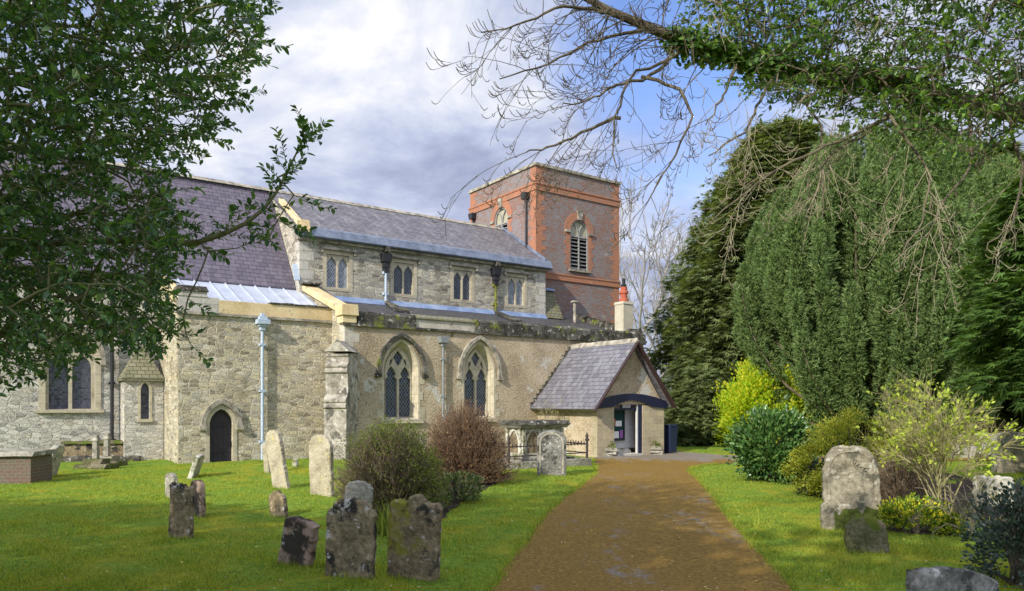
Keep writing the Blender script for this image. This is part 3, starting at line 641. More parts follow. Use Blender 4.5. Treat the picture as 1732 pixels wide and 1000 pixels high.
# aisle windows
for i, c in enumerate((11.37, 14.5)):
    za = (3.9, 3.98)[i]; ga = arch(c, .5, 1.25, 2.85, za - .2)
    mb = MB()
    Lo, Li = arch(c, .64, 1.25, 2.9, za), arch(c, .5, 1.25, 2.85, za - .2); n = len(Lo); f = S(22.3)
    mb.add([f(*p, .004) for p in Lo] + [f(*p, -.12) for p in [(x * .55 + y * .45, a * .55 + b_ * .45) for (x, a), (y, b_) in zip(Lo, Li)]] + [f(*p, -.16) for p in [(x * .5 + y * .5, a * .5 + b_ * .5) for (x, a), (y, b_) in zip(Lo, Li)]] + [f(*p, -.3) for p in Li],
           [(k * n + j, k * n + j + 1, (k + 1) * n + j + 1, (k + 1) * n + j) for k in range(3) for j in range(n - 1)])
    mb.ring(f, Lo, arch(c, .72, 1.25, 2.9, za + .07), 0, .012).box(c - .8, c + .8, 22.2, 22.31, 1.12, 1.25).add([f(c - .64, 1.25, .1), f(c + .64, 1.25, .1), f(c + .5, 1.33, -.3), f(c - .5, 1.33, -.3)], [(0, 1, 2, 3)])
    for z in (1.3, 1.9, 2.45):
        for s_ in (-1, 1): x0 = c + s_ * .72; x1 = c + s_ * (.90 if z != 1.9 else .82); mb.box(min(x0, x1), max(x0, x1), 22.288, 22.31, z, z + .28)
    wd = cb(mb, 'window', 'ashlar')
    top = [(c, za - .30), (c - .09, za - .42), (c - .19, za - .56), (c - .12, za - .66), (c - .09, za - .74), (c, za - .86), (c + .09, za - .74), (c + .12, za - .66), (c + .19, za - .56), (c + .09, za - .42)]
    def light(cc, hw=.222): # cusped head
        z1 = 2.62; return [(cc - hw, 1.33), (cc - hw, z1), (cc - hw * .55, z1 + .06), (cc - hw * .8, z1 + .16), (cc - hw * .45, z1 + .32), (cc, z1 + .44), (cc + hw * .45, z1 + .32), (cc + hw * .8, z1 + .16), (cc + hw * .55, z1 + .06), (cc + hw, z1), (cc + hw, 1.33)]
    mb = MB().plate(f, ga, [light(c - .258), light(c + .258), top, [(c - .34, 3.02), (c - .22, 3.18), (c - .2, 3.32), (c - .3, 3.25)], [(c + .34, 3.02), (c + .3, 3.25), (c + .2, 3.32), (c + .22, 3.18)]], -.24, .12)
    cb(mb, 'tracery', 'ashlar', wd)
    cb(MB().panel(f, ga, (), -.335), 'pane', 'glass', wd)
    hm = MB().ring(f, arch(c, .80, 2.78, 2.9, za + .13), arch(c, .92, 2.78, 2.9, za + .27), 0, .12).box(c - .98, c - .78, 22.16, 22.3, 2.66, 2.78).box(c + .78, c + .98, 22.16, 22.3, 2.66, 2.78)
    cb(hm, 'hood_mould', 'coping' if i == 0 else 'mould', wd)
mb = MB().tube([(12.94, 22.2, 0), (12.94, 22.2, 3.85)], .045, 10)
for z in (.7, 2.0, 3.3): mb.box(12.87, 13.01, 22.16, 22.3, z, z + .06)
dp = cb(mb, 'drainpipe', 'pipe_grey', label='grey drainpipe between the two aisle windows')
cb(MB().box(12.79, 13.09, 22.06, 22.3, 3.9, 4.12, (-.03, -.0)).box(12.87, 13.01, 22.12, 22.28, 3.78, 3.9), 'hopper', 'pipe_grey', dp, .01)
# diagonal buttress at the aisle's corner
o = np.array([-.707, -.707]); sd = np.array([.707, -.707]); b0 = np.array([9.5, 22.45])
prof = [(0, -.3), (1.05, -.3), (1.05, .5), (.98, .58), (.98, 1.62), (1.05, 1.66), (1.05, 1.75), (1.0, 1.80), (1.04, 1.84), (1.04, 1.92), (.86, 2.08), (.86, 2.72), (.93, 2.76), (.93, 2.84), (.88, 2.9), (.92, 2.94), (.92, 3.0), (.80, 3.08), (.80, 3.24), (.84, 3.28), (.84, 3.34), (0, 3.42)]
w0 = .37
pts = [(*(b0 + o * a - sd * w0), z) for a, z in prof]; dv = sd * 2 * w0
bt = cb(MB().prism(pts, (0, 0, 0), (dv[0], dv[1], 0)), 'buttress', 'butt', bevel=.012)
g = [(*(b0 + o * a + sd * s_), z) for a, s_, z in ((.88, -.42, 3.42), (.88, .42, 3.42), (.88, 0, 3.78))]
cb(MB().prism(g, (0, 0, 0), (-o[0] * .9, -o[1] * .9, 0)), 'gablet', 'butt', bt)

# nave: clerestory, eaves, roof
CWc = (10.55, 13.26, 15.97, 18.7)
mb = MB().panel(S(25.8), rect(9.1, 20.3, 5.2, 7.66), [rect(c - .44, c + .44, 6.06, 7.28) for c in CWc], 0, .2)
mb.panel(E(9.1), [(25.8, 5.2), (32.4, 5.2), (32.4, 7.9), (29.1, 10.05), (25.8, 7.9)]).panel(E(20.3), [(25.8, 5.2), (32.4, 5.2), (32.4, 7.9), (29.1, 10.05), (25.8, 7.9)])
cb(mb, 'clerestory_wall', 'clere')
for u0, sg in ((9.095, 1), (20.305, -1)):
    q = MB(); zq = 5.25; k = 0
    while zq < 7.5:
        a, b_ = ((.55, .25) if k % 2 else (.34, .4)); q.box(min(u0, u0 + sg * a), max(u0, u0 + sg * a), 25.793, 25.8 + b_, zq, zq + .32); zq += .34; k += 1
    cb(q, 'quoin', 'ashlar_grey')
cb(MB().box(9.0, 20.36, 25.66, 25.86, 7.66, 7.76), 'cornice', 'mould')
cb(MB().prism([(8.98, 25.5, 7.765), (8.98, 25.47, 7.80), (8.98, 25.60, 8.09), (8.98, 25.74, 8.17), (8.98, 25.74, 7.765)], (0, 0, 0), (11.5, 0, 0)), 'lead_gutter', 'lead')
mb = MB().slab([(9.0, 25.66, 8.10), (20.26, 25.66, 8.10), (20.26, 29.1, 10.2), (9.0, 29.1, 10.2)], .12).slab([(9.0, 32.5, 8.10), (20.26, 32.5, 8.10), (20.26, 29.1, 10.2), (9.0, 29.1, 10.2)], .12)
nr = cb(mb, 'nave_roof', 'slate')
mb = MB(); u_ = -8.1
while u_ < 20.2: mb.prism([(u_, 28.94, 10.13), (u_, 29.1, 10.27 + .012 * random.random()), (u_, 29.26, 10.13)], (0, 0, 0), (.44, 0, 0)); u_ += .45
cb(mb, 'ridge_tile', 'mould', nr)
cb(MB().prism([(20.22, 25.7, 8.125), (20.22, 29.1, 10.225), (20.22, 29.1, 10.34), (20.22, 25.7, 8.24)], (0, 0, 0), (.1, 0, 0)), 'verge_flashing', 'lead', nr)
cb(MB().box(9.0, 9.4, 25.42, 26.0, 7.9, 8.34, (.03, .1)).prism([(8.9, 25.5, 8.1), (8.9, 27.5, 9.34), (8.9, 27.5, 9.5), (8.9, 25.5, 8.28)], (0, 0, 0), (.22, 0, 0)), 'kneeler', 'yellow', bevel=.02)
mb = MB().slab([(9.1, 25.72, 6.2), (9.1, 25.95, 6.8), (8.9, 25.95, 6.8), (8.9, 25.72, 6.2)], .05); cb(mb, 'flashing', 'pipe_blue')
for c in CWc:
    f = S(25.8)
    mb = MB().plate(f, rect(c - .58, c + .58, 5.95, 7.42), [rect(c - .44, c + .44, 6.06, 7.28)], .012, .05)
    wd = cb(mb, 'window', 'ashlar')
    def og(cc, hw=.185):
        z1 = 6.92; return [(cc - hw, 6.08), (cc - hw, z1), (cc - hw * .72, z1 + .13), (cc - hw * .3, z1 + .21), (cc, z1 + .29), (cc + hw * .3, z1 + .21), (cc + hw * .72, z1 + .13), (cc + hw, z1), (cc + hw, 6.08)]
    cb(MB().plate(f, rect(c - .44, c + .44, 6.06, 7.28), [og(c - .22), og(c + .22)], -.05, .1), 'mullion', 'ashlar', wd)
    cb(MB().panel(f, rect(c - .44, c + .44, 6.06, 7.28), (), -.13), 'pane', 'glass_pale' if c < 11 or c > 18 else 'glass', wd)
    cb(MB().box(c - .68, c + .68, 25.66, 25.8, 7.43, 7.52).box(c - .68, c - .6, 25.68, 25.8, 7.30, 7.43).box(c + .6, c + .68, 25.68, 25.8, 7.30, 7.43), 'hood_mould', 'mould', wd)
for i, u_ in enumerate((12.44, 17.54)):
    mb = MB().tube([(u_, 25.69, 5.7), (u_, 25.69, 6.9)], .05, 10)
    for z in (5.95, 6.75): mb.box(u_ - .1, u_ + .1, 25.66, 25.8, z, z + .1)
    dp = cb(mb, 'drainpipe', ('pipe_blue', 'pipe_moss')[i], label=('clerestory drainpipe with blue lower length', 'moss-grown green clerestory drainpipe')[i])
    cb(MB().box(u_ - .17, u_ + .17, 25.54, 25.8, 7.2, 7.52, (-.02, -.02)).box(u_ - .12, u_ + .12, 25.58, 25.8, 6.98, 7.2).box(u_ - .09, u_ + .09, 25.6, 25.8, 6.8, 6.98), 'hopper', 'pipe_black', dp, .012)
    cb(MB().box(u_ - .11, u_ + .11, 25.45, 25.66, 7.56, 7.8, (.03, .03)), 'gargoyle', 'coping', bevel=.03)
# stone-tiled weathering between clerestory and tower
cb(MB().prism([(20.32, 25.7, 5.62), (20.32, 26.42, 6.95), (20.32, 26.48, 6.95), (20.32, 26.48, 5.62)], (0, 0, 0), (.95, 0, 0)), 'weathering', 'tile_moss')
cb(MB().box(20.31, 21.28, 26.3, 26.49, 6.955, 7.06, (0, .03)), 'flashing', 'lead_bright')

# tower
tw = roundarch(22.9, .56, 8.12, 9.95); te = roundarch(29.25, .55, 9.3, 10.75)
mb = MB().panel(S(26.5), rect(20.3, 25.5, -.4, 12.62), [tw], 0, .14).panel(E(20.3), rect(26.5, 32.05, 5, 12.62), [te], 0, .14)
mb.panel(lambda s, z, d=0: (s, 32.05, z), rect(20.3, 25.5, -.4, 12.62)).panel(lambda s, z, d=0: (25.5, s, z), rect(26.5, 32.05, -.4, 12.62))
tower = cb(mb, 'tower', 'brick', label='square tower of red and blue-grey chequered brick')
q = MB(); q2 = MB(); q3 = MB(); zq = 5.0; k = 0
while zq < 12.5:
    a, b_ = ((.50, .30) if k % 2 else (.30, .46)); a += .1 * random.random(); b_ += .1 * random.random()
    q.box(20.292, 20.3 + a, 26.492, 26.5 + b_, zq, zq + .225); q2.box(25.5 - a, 25.508, 26.492, 26.5 + b_, zq, zq + .225)
    q3.box(20.292, 20.3 + b_, 32.05 - a, 32.058, zq, zq + .225); zq += .225; k += 1
for q_ in (q, q2, q3): cb(q_, 'quoin', 'orange', tower)
mb = MB()
for z0, z1, d in ((11.52, 11.84, .05), (11.78, 11.87, .08), (7.52, 7.80, .05), (7.76, 7.83, .075)): mb.box(20.3 - d, 25.5 + d, 26.5 - d, 32.05 + d, z0 + .001 * d, z1)
cb(mb, 'brick_band', 'orange', tower)
cb(MB().box(20.22, 25.58, 26.42, 32.13, 12.62, 12.76), 'coping', 'mould', tower, .015)
for f, c, z0, zs in ((S(26.5), 22.9, 8.12, 9.95), (E(20.3), 29.25, 9.3, 10.75)):
    ow = .56; wl = roundarch(c, ow, z0, zs)
    mb = MB().ring(f, roundarch(c, ow, zs, zs), roundarch(c, ow + .36, zs, zs), 0, .03)
    zq = z0; k = 0
    while zq < zs - .2:
        a = .36 if k % 2 else .25
        for s_ in (-1, 1): x0, x1 = sorted((c + s_ * ow, c + s_ * (ow + a))); mb.plate(f, rect(x0, x1, zq, zq + .225), (), .012, .02)
        zq += .225; k += 1
    wn = cb(mb, 'belfry_window', 'orange', tower)
    mb = MB().plate(f, [(c - .12, zs + ow - .02), (c + .12, zs + ow - .02), (c + .17, zs + ow + .42), (c - .17, zs + ow + .42)], (), .09, .1); cb(mb, 'keystone', 'mould', tower)
    for s_ in (-1, 1): x0, x1 = sorted((c + s_ * (ow + .01), c + s_ * (ow + .34))); cb(MB().plate(f, rect(x0, x1, zs - .11, zs), (), .08, .1), 'impost', 'mould', tower)
    cb(MB().plate(f, rect(c - ow - .1, c + ow + .1, z0 - .1, z0), (), .12, .14), 'belfry_sill', 'mould', tower)
    cb(MB().panel(f, roundarch(c, ow, zs - .25, zs), (), -.10), 'tympanum', 'cream', tower)
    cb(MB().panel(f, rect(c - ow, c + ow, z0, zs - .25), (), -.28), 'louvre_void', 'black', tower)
    mb = MB(); z = z0 + .06
    while z < zs - .3:
        mb.add([f(c - ow, z, -.03), f(c + ow, z, -.03), f(c + ow, z + .13, -.2), f(c - ow, z + .13, -.2), f(c - ow, z + .025, -.03), f(c + ow, z + .025, -.03)], [(0, 1, 2, 3), (0, 1, 5, 4)]); z += .175
    mb.plate(f, rect(c - .03, c + .03, z0, zs - .2), (), -.01, .06).plate(f, rect(c - ow, c - ow + .06, z0, zs), (), -.01, .06).plate(f, rect(c + ow - .06, c + ow, z0, zs), (), -.01, .06)
    mb.ring(f, roundarch(c, ow - .07, zs, zs), roundarch(c, ow - .002, zs, zs), -.09, -.02)
    mb.plate(f, rect(c - ow, c + ow, zs - .28, zs - .22), (), -.015, .06)
    for s_ in (-1, 1):   # Y tracery
        arc = [(c + s_ * (.52 - .52 * math.cos(R(6 * i))), zs - .22 + .72 * math.sin(R(6 * i)) * .95) for i in range(13)]
        mb.ring(f, arc, [(x + s_ * .05, z) for x, z in arc], -.09, -.03)
    cb(mb, 'louvre', 'louvre', tower)
for v_ in (27.12, 31.65):
    mb = MB().tube([(20.2, v_, 8.3), (20.2, v_, 11.2)], .05, 10); dp = cb(mb, 'tower_drainpipe', 'pipe_black', tower)
    cb(MB().box(20.05, 20.3, v_ - .16, v_ + .16, 11.2, 11.48, (-.03, -.03)), 'tower_hopper', 'pipe_black', tower)
# chimney over the aisle's west end
ch = cb(MB().box(22.4, 22.98, 23.0, 23.55, 4.75, 6.1).box(22.36, 23.02, 22.96, 23.59, 4.75, 5.0).box(22.37, 23.01, 22.97, 23.58, 6.1, 6.22, (.02, .02)), 'chimney', 'chimney', bevel=.015)
cb(MB().lathe([(.19, 0), (.2, .12), (.15, .16), (.16, .34), (.2, .38), (.2, .46), (.14, .5), (.15, .66)], 22.68, 23.27, 12, 6.222), 'chimney_pot', 'terracotta', ch)
cb(MB().lathe([(.11, 0), (.13, .1), (.07, .16), (.08, .34), (.03, .4)], 22.68, 23.27, 10, 6.88), 'chimney_cowl', 'pipe_black', ch)
cb(MB().tube([(21.6, 25.3, 5.2), (21.6, 25.3, 6.35)], .07, 8).box(21.46, 21.74, 25.16, 25.44, 6.35, 6.42), 'vent_pipe', 'mould')

# porch
pw = MB()
gp = S(18.95)
beam_top = lambda u_: 1.86 + .28 * (1 - ((u_ - 18.85) / 1.7) ** 2)
gable = [(17.2, 1.62)] + [(17.2 + 3.3 * i / 16, beam_top(17.2 + 3.3 * i / 16) - .03) for i in range(17)] + [(20.5, 1.62), (18.85, 3.92)]
pw.add([gp(17.2, 1.75), gp(20.5, 1.75), gp(18.85, 3.9)], [(0, 1, 2)])
pw.box(17.2, 17.45, 18.96, 22.3, -.3, 1.66)
pw.panel(lambda s, z, d=0: (20.38, s, z), rect(18.96, 22.3, -.3, 1.7))
porch = cb(pw, 'porch', 'cast', label='low gabled porch with tan roughcast gable')
cb(MB().box(17.18, 17.98, 18.93, 19.2, -.3, 1.72), 'porch_pier', 'porchstone', porch); cb(MB().box(19.40, 20.52, 18.93, 19.2, -.3, 1.72), 'porch_pier', 'porchstone', porch)
cb(MB().box(17.8, 19.6, 19.42, 19.6, .16, 2.2).box(20.1, 20.36, 19.2, 22.28, -.25, 2.5), 'porch_inner_wall', 'plaster', porch)
cb(rough_box(17.985, 19.16, 19.3, 19.6, -.3, .15, 77, .2, .012), 'porch_plinth', 'g_white', porch)
cb(MB().box(17.98, 19.4, 18.9, 22.28, -.35, -.02).box(19.7, 20.1, 19.25, 22.2, -.3, .32), 'porch_floor', 'ashlar_grey', porch)
mb = MB(); N_ = 18; lo = []; hi = []
for i in range(N_ + 1):
    u_ = 17.05 + 3.6 * i / N_; t_ = (u_ - 18.85) / 1.8; hi.append((u_, 1.84 + .30 * (1 - t_ * t_))); lo.append((u_, 1.60 + (.22 * max(0, 1 - (t_ / .55) ** 2)) + .08 * (1 - t_ * t_)))
mb.ring(S(18.93), lo, hi, -.1, .06); cb(mb, 'porch_beam', 'navy', porch)
mb = MB().slab([(16.78, 18.66, 1.60), (16.78, 22.29, 1.60), (18.85, 22.29, 4.06), (18.85, 18.66, 4.06)], .09).slab([(20.82, 18.66, 1.72), (20.82, 22.29, 1.72), (18.85, 22.29, 4.06), (18.85, 18.66, 4.06)], .09)
pr = cb(mb, 'porch_roof', 'slate_porch', porch)
mb = MB(); v_ = 18.64
while v_ < 22.1: mb.prism([(18.74, v_, 3.95), (18.85, v_, 4.12 + .02 * random.random()), (18.96, v_, 3.95)], (0, 0, 0), (0, .3, 0)); v_ += .31
cb(mb, 'porch_ridge', 'mould', porch)
mb = MB().beam((16.80, 18.66, 1.52), (18.87, 18.66, 3.98), .05, .14, (0, 1, 0)).beam((20.80, 18.66, 1.64), (18.83, 18.66, 3.98), .05, .2, (0, 1, 0)); cb(mb, 'bargeboard', 'bargeboard', porch)
mb = MB()
for i in range(14):
    t_ = i / 14; mb.box(16.82 + 2.0 * t_, 16.98 + 2.0 * t_, 22.22, 22.3, 1.66 + 2.36 * t_, 1.84 + 2.36 * t_)
cb(mb, 'roof_fillet', 'coping', porch)
cb(MB().box(19.22, 19.40, 18.96, 19.1, -.2, 1.75), 'porch_post', 'navy', porch)
cb(MB().box(19.165, 19.212, 18.98, 19.06, -.2, 1.85), 'porch_door_edge', 'white', porch)
cb(MB().box(18.46, 18.9, 19.03, 19.05, 1.63, 1.93), 'porch_light', 'plaster', porch)
cb(MB().box(18.4, 18.46, 19.0, 19.06, 1.6, 1.95).box(18.9, 18.96, 19.0, 19.06, 1.6, 1.95).box(18.0, 19.2, 19.0, 19.06, 1.56, 1.62), 'porch_transom', 'navy', porch)
NO = (18.4, 19.4, .42); nb = thing('notice_board', PW(*NO[:2], NO[2]), 'dark green notice board with pinned papers inside the porch doorway', 'notice board', rotz=TH)
MB().box(18.03, 18.86, 19.37, 19.41, .5, 1.5).build('board', M['board_green'], nb, NO)
MB().box(17.985, 18.03, 19.35, 19.412, .44, 1.56).box(18.86, 18.92, 19.35, 19.412, .44, 1.56).box(18.03, 18.86, 19.35, 19.412, .44, .5).box(18.03, 18.86, 19.35, 19.412, 1.5, 1.56).build('frame', M['pipe_black'], nb, NO)
for u0, u1, z0, z1, mm in ((18.46, 18.76, .96, 1.16, 'paper'), (18.38, 18.62, .53, .78, 'paper'), (18.68, 18.82, .53, .82, 'paper_pink'), (18.1, 18.28, .52, .78, 'paper_yellow'), (18.3, 18.44, 1.0, 1.25, 'paper_brown'), (18.28, 18.36, 1.3, 1.37, 'paper')):
    MB().box(u0, u1, 19.355, 19.365, z0, z1).build('notice', M[mm], nb, NO)

p = (9.2, 40.5); bw = thing('boundary_wall', (*p, 0), 'distant low rubble wall with stone coping behind the bin', 'wall')
MB().box(-3.5, 8, 0, .4, -.3, 1.5).build('wall_body', M['chancel'], bw); rough_box(-3.55, 8.05, -.06, .46, 1.504, 1.62, 55, .5, .02).build('coping', M['mould'], bw)

# ------------------------------------------------------------------ gravestones
def arcpts(cx, cz, rx, rz, a0, a1, n): return [(cx + rx * math.cos(R(a0 + (a1 - a0) * i / n)), cz + rz * math.sin(R(a0 + (a1 - a0) * i / n))) for i in range(n + 1)]
PROF = {
    'round': [(.5, 0)] + arcpts(0, .80, .5, .20, 0, 180, 16) + [(-.5, 0)],
    'segment': [(.5, 0), (.5, .88)] + arcpts(0, .82, .5, .18, 22, 158, 14) + [(-.5, .88), (-.5, 0)],
    'lobed': [(.5, 0), (.5, .80), (.47, .85), (.42, .86)] + arcpts(0, .85, .41, .15, 8, 172, 14) + [(-.42, .86), (-.47, .85), (-.5, .80), (-.5, 0)],
    'scroll': [(.5, 0), (.5, .90), (.46, .925), (.30, .925), (.22, .93)] + arcpts(.03, .93, .17, .07, 0, 180, 8) + [(-.16, .925), (-.22, .905), (-.30, .93), (-.36, .94), (-.44, .915), (-.5, .88), (-.5, 0)],
    'gothic': [(.5, 0), (.5, .30), (.45, .33)] + [(x, z) for x, z in arch(0, .45, .34, .66, 1.0, 10)][::-1] + [(-.45, .33), (-.5, .30), (-.5, 0)],
    'pointed': [(.5, 0), (.5, .62), (.47, .75), (.38, .87), (.22, .955), (.08, .99), (0, 1), (-.08, .99), (-.22, .955), (-.38, .87), (-.47, .75), (-.5, .62), (-.5, 0)],
    'broken': [(.5, 0), (.5, .62), (.40, .80), (.24, .84), (.12, .98), (-.1, 1), (-.30, .92), (-.46, .86), (-.5, .70), (-.5, 0)],
    'flat': [(.5, 0), (.5, .93), (.30, .985), (0, 1), (-.30, .985), (-.46, .93), (-.5, .88), (-.5, 0)],
    'ears': [(.5, 0), (.5, .92), (.42, .96), (.34, .92), (.22, .93), (.12, .98), (0, .95), (-.12, .99), (-.22, .94), (-.36, .95), (-.44, 1), (-.5, .94), (-.5, 0)],
}
def stone_mesh(name, prof, wd, ht, th, m, seed, amp=.006, ch=.014, sub=.05):
    """upright slab: outline subdivided and weathered, edges worn round"""
    r = np.random.default_rng(seed); P = [(x * wd, z * (ht + .3) - .3 if z <= 0 else z * ht) for x, z in PROF[prof]]
    out = []
    for i in range(len(P)):
        a, b_ = np.array(P[i]), np.array(P[(i + 1) % len(P)]); k = max(1, int(np.linalg.norm(b_ - a) / sub))
        for j in range(k): out.append(a + (b_ - a) * j / k + r.normal(size=2) * amp)
    out = np.array(out); c = out.mean(0); n = len(out)
    nx = np.roll(out, -1, 0) - np.roll(out, 1, 0); nrm = unit(np.stack([nx[:, 1], -nx[:, 0]], -1))
    rings = []
    for y, ins in ((-th / 2, ch * 1.6), (-th / 2 + ch * .5, ch * .5), (-th / 2 + ch * 1.4, 0), (th / 2 - ch * 1.4, 0), (th / 2 - ch * .5, ch * .5), (th / 2, ch * 1.6)):
        q = out - nrm * (ins + np.abs(r.normal(size=(n, 1))) * amp * .5); rings.append(np.stack([q[:, 0], np.full(n, y) + r.normal(size=n) * amp * .3, q[:, 1]], -1))
    mb = MB(); V_ = np.concatenate(rings); Fa = []
    for k in range(5): Fa += [(k * n + i, k * n + (i + 1) % n, (k + 1) * n + (i + 1) % n, (k + 1) * n + i) for i in range(n)]
    f0 = tessellate_polygon([[Vector((x, z, 0)) for x, _, z in rings[0]]])
    Fa += [tuple(t) for t in f0] + [tuple(5 * n + i for i in t[::-1]) for t in f0]
    mb.add(V_, Fa); return mb
GS = 'headstones in the churchyard'
stones = []
def headstone(l, r_, top, base, prof, m, label, yaw=-25, roll=0, pitch=0, th=.10, extra=None, **kw):
    p = G((l + r_) / 2, base); Y = p[1]; ht = (base - top) * Y / F / math.cos(R(roll)); rel = R(yaw) - math.atan2(-p[0], Y)
    wd = max(.12, ((r_ - l) * Y / F - th * abs(math.sin(rel)) - ht * abs(math.sin(R(roll))) * .8) / max(.25, math.cos(rel)))
    o = stone_mesh('headstone', prof, wd, ht, th, M[m], len(stones) + 3, **kw).build('headstone', M[m])
    o.location = p + np.array([0, 0, -.01]); o.rotation_euler = (R(pitch), R(roll), R(yaw)); tag(o, label, 'headstone', GS); stones.append((p, wd))
    if extra: extra(o, wd, ht, th)
    return o
headstone(462, 538, 873, 955, 'flat', 'g_pink', 'short pinkish headstone tilted sideways, left of the two tall front stones', -22, 13, 4, .12)
headstone(548, 636, 842, 975, 'lobed', 'g_brown', 'broad dark round-topped headstone with white lichen in front of the twiggy bush', -8, 1, -3, .12)
headstone(650, 748, 834, 978, 'scroll', 'g_brown2', 'broad square headstone with humped top and green moss at its foot', -16, 3, 2, .12)
headstone(572, 626, 812, 905, 'segment', 'g_grey', 'curved-topped grey headstone peeping out behind the dark round-topped one', -20, 4, -6, .11)
headstone(450, 504, 727, 826, 'segment', 'g_pale', 'tall pale headstone leaning well to the left on the sunny lawn', -30, -17, -3, .11)
headstone(444, 462, 748, 800, 'round', 'g_pale', 'pale yellowish headstone hidden behind the tall leaning one', -30, -7, 0, .1)
headstone(524, 566, 734, 838, 'round', 'g_pale', 'tall upright pale headstone beside the twiggy bush', -36, 0, 2, .10)
headstone(452, 493, 829, 874, 'broken', 'g_brown', 'small broken brown headstone leaning to the left in the middle of the lawn', -30, -14, -6, .10)
headstone(284, 328, 815, 909, 'ears', 'g_brown', 'narrow brown weathered headstone with ragged top on the left lawn', -16, 2, 0, .10)
headstone(321, 351, 811, 873, 'segment', 'g_pink', 'small headstone behind the right edge of the narrow brown one', -42, -5, 0, .10)
headstone(279, 301, 799, 842, 'round', 'g_grey', 'small dark headstone behind the left edge of the narrow brown one', -42, -2, 0, .10)
headstone(316, 336, 767, 807, 'flat', 'g_white', 'thin white headstone seen nearly edge-on before the chapel corner', -78, 0, -18, .11)
headstone(72, 94, 750, 806, 'round', 'g_white', 'slim leaning headstone beside the brick table tomb', -74, 0, -15, .13)
headstone(494, 505, 775, 790, 'round', 'g_white', 'tiny white footstone by the chapel wall foot', -30, 0, 0, .1)
def carve(o, wd, ht, th):       # sunk panel with leaf spray in the head, sunk inscription panel below
    mb = MB(); y = -th / 2 - .012
    mb.ring(lambda s, z, d=0: (s, -th / 2 - d, z), arch(0, wd * .34, ht * .36, ht * .72, ht * .93, 8), arch(0, wd * .39, ht * .36, ht * .72, ht * .97, 8), -.01, .014)
    mb.box(-wd * .33, wd * .33, y + .002, y + .03, ht * .665, ht * .685)
    mb.build('carved_border', M['g_gothic'], o)
    r = np.random.default_rng(5); mb = MB()
    for i in range(17):
        a = R(12 + 156 * i / 16); L_ = wd * r.uniform(.20, .30); c = np.array([r.uniform(-.03, .03) * wd, ht * .70]); d = np.array([math.cos(a), math.sin(a) * .82]); q = np.array([-d[1], d[0]])
        p0, p1, p2 = c + d * L_ * .35, c + d * L_ * .75 + q * .025, c + d * L_ * .75 - q * .025; p3 = c + d * L_
        mb.add([(p0[0], y + .014, p0[1]), (p1[0], y - .012, p1[1]), (p3[0], y + .008, p3[1]), (p2[0], y - .004, p2[1])], [(0, 1, 2), (0, 2, 3)])
    mb.build('leaf_carving', M['g_gothic'], o)
    lo_ = [(-wd * .5 + wd * i / 14 * 1.0, ht * (.12 + .16 * r.random() + .12 * math.sin(i * .7) ** 2)) for i in range(3, 15)]
    MB().plate(lambda s, z, d=0: (s, -th / 2 - d, z), [(-wd * .28, .02), (wd * .49, .02)] + lo_[::-1], (), .012, .02).build('moss', M['moss_patch'], o)
headstone(1390, 1494, 754, 897, 'gothic', 'g_gothic', 'tall gothic headstone with carved leaves in its head right of the path', -14, -1.5, -3, .13, carve)
headstone(1432, 1502, 873, 934, 'pointed', 'g_moss', 'low mossy footstone in front of the tall gothic headstone', -8, -2, -8, .13)
headstone(1534, 1690, 962, 1062, 'segment', 'g_dark', 'grey-green headstone top at the bottom edge of the right lawn', 16, 9, -8, .13)
headstone(1648, 1710, 803, 857, 'flat', 'g_white', 'low white-lichened square headstone right of the pale branching shrub', -10, 2, 0, .12)
def inset(o, wd, ht, th):
    mb = MB().ring(lambda s, z, d=0: (s, -th / 2 - d, z), arch(0, wd * .36, .05, ht * .70, ht * .9, 8), arch(0, wd * .42, .05, ht * .70, ht * .95, 8), -.01, .02); mb.build('carved_border', M['g_grey'], o)
headstone(1690, 1738, 729, 800, 'round', 'g_pale', 'rounded headstone with raised border at the right edge by the dark yews', 8, 1, -2, .12, inset)
headstone(1678, 1706, 770, 799, 'round', 'g_grey', 'low rounded stone at the left foot of the bordered headstone', 0, 0, 0, .16)
headstone(1648, 1686, 732, 772, 'flat', 'g_white', 'far pale square headstone in the shade below the yews', -6, -2, 0, .12)
headstone(1684, 1712, 731, 768, 'flat', 'g_grey', 'far grey headstone close behind the bordered one', 4, 3, 0, .12)
headstone(1610, 1650, 735, 775, 'segment', 'g_grey', 'far grey headstone behind the branches of the pale shrub', -10, 3, 0, .12)
headstone(1748, 1800, 735, 805, 'round', 'g_grey', 'grey headstone just past the right edge of the bordered one', 5, 0, 0, .12)

# brick table tomb at the left edge
p = G(20, 818); tb = thing('table_tomb', p, 'low red brick table tomb with flat grey ledger slab at the left edge', 'tomb', rotz=R(4))
MB().box(-1.5, .40, 0, .85, -.3, .60).build('tomb_body', M['t_brick'], tb)
rough_box(-1.6, .48, -.09, .93, .604, .70, 4, .2, .012).build('tomb_slab', M['g_grey'], tb)
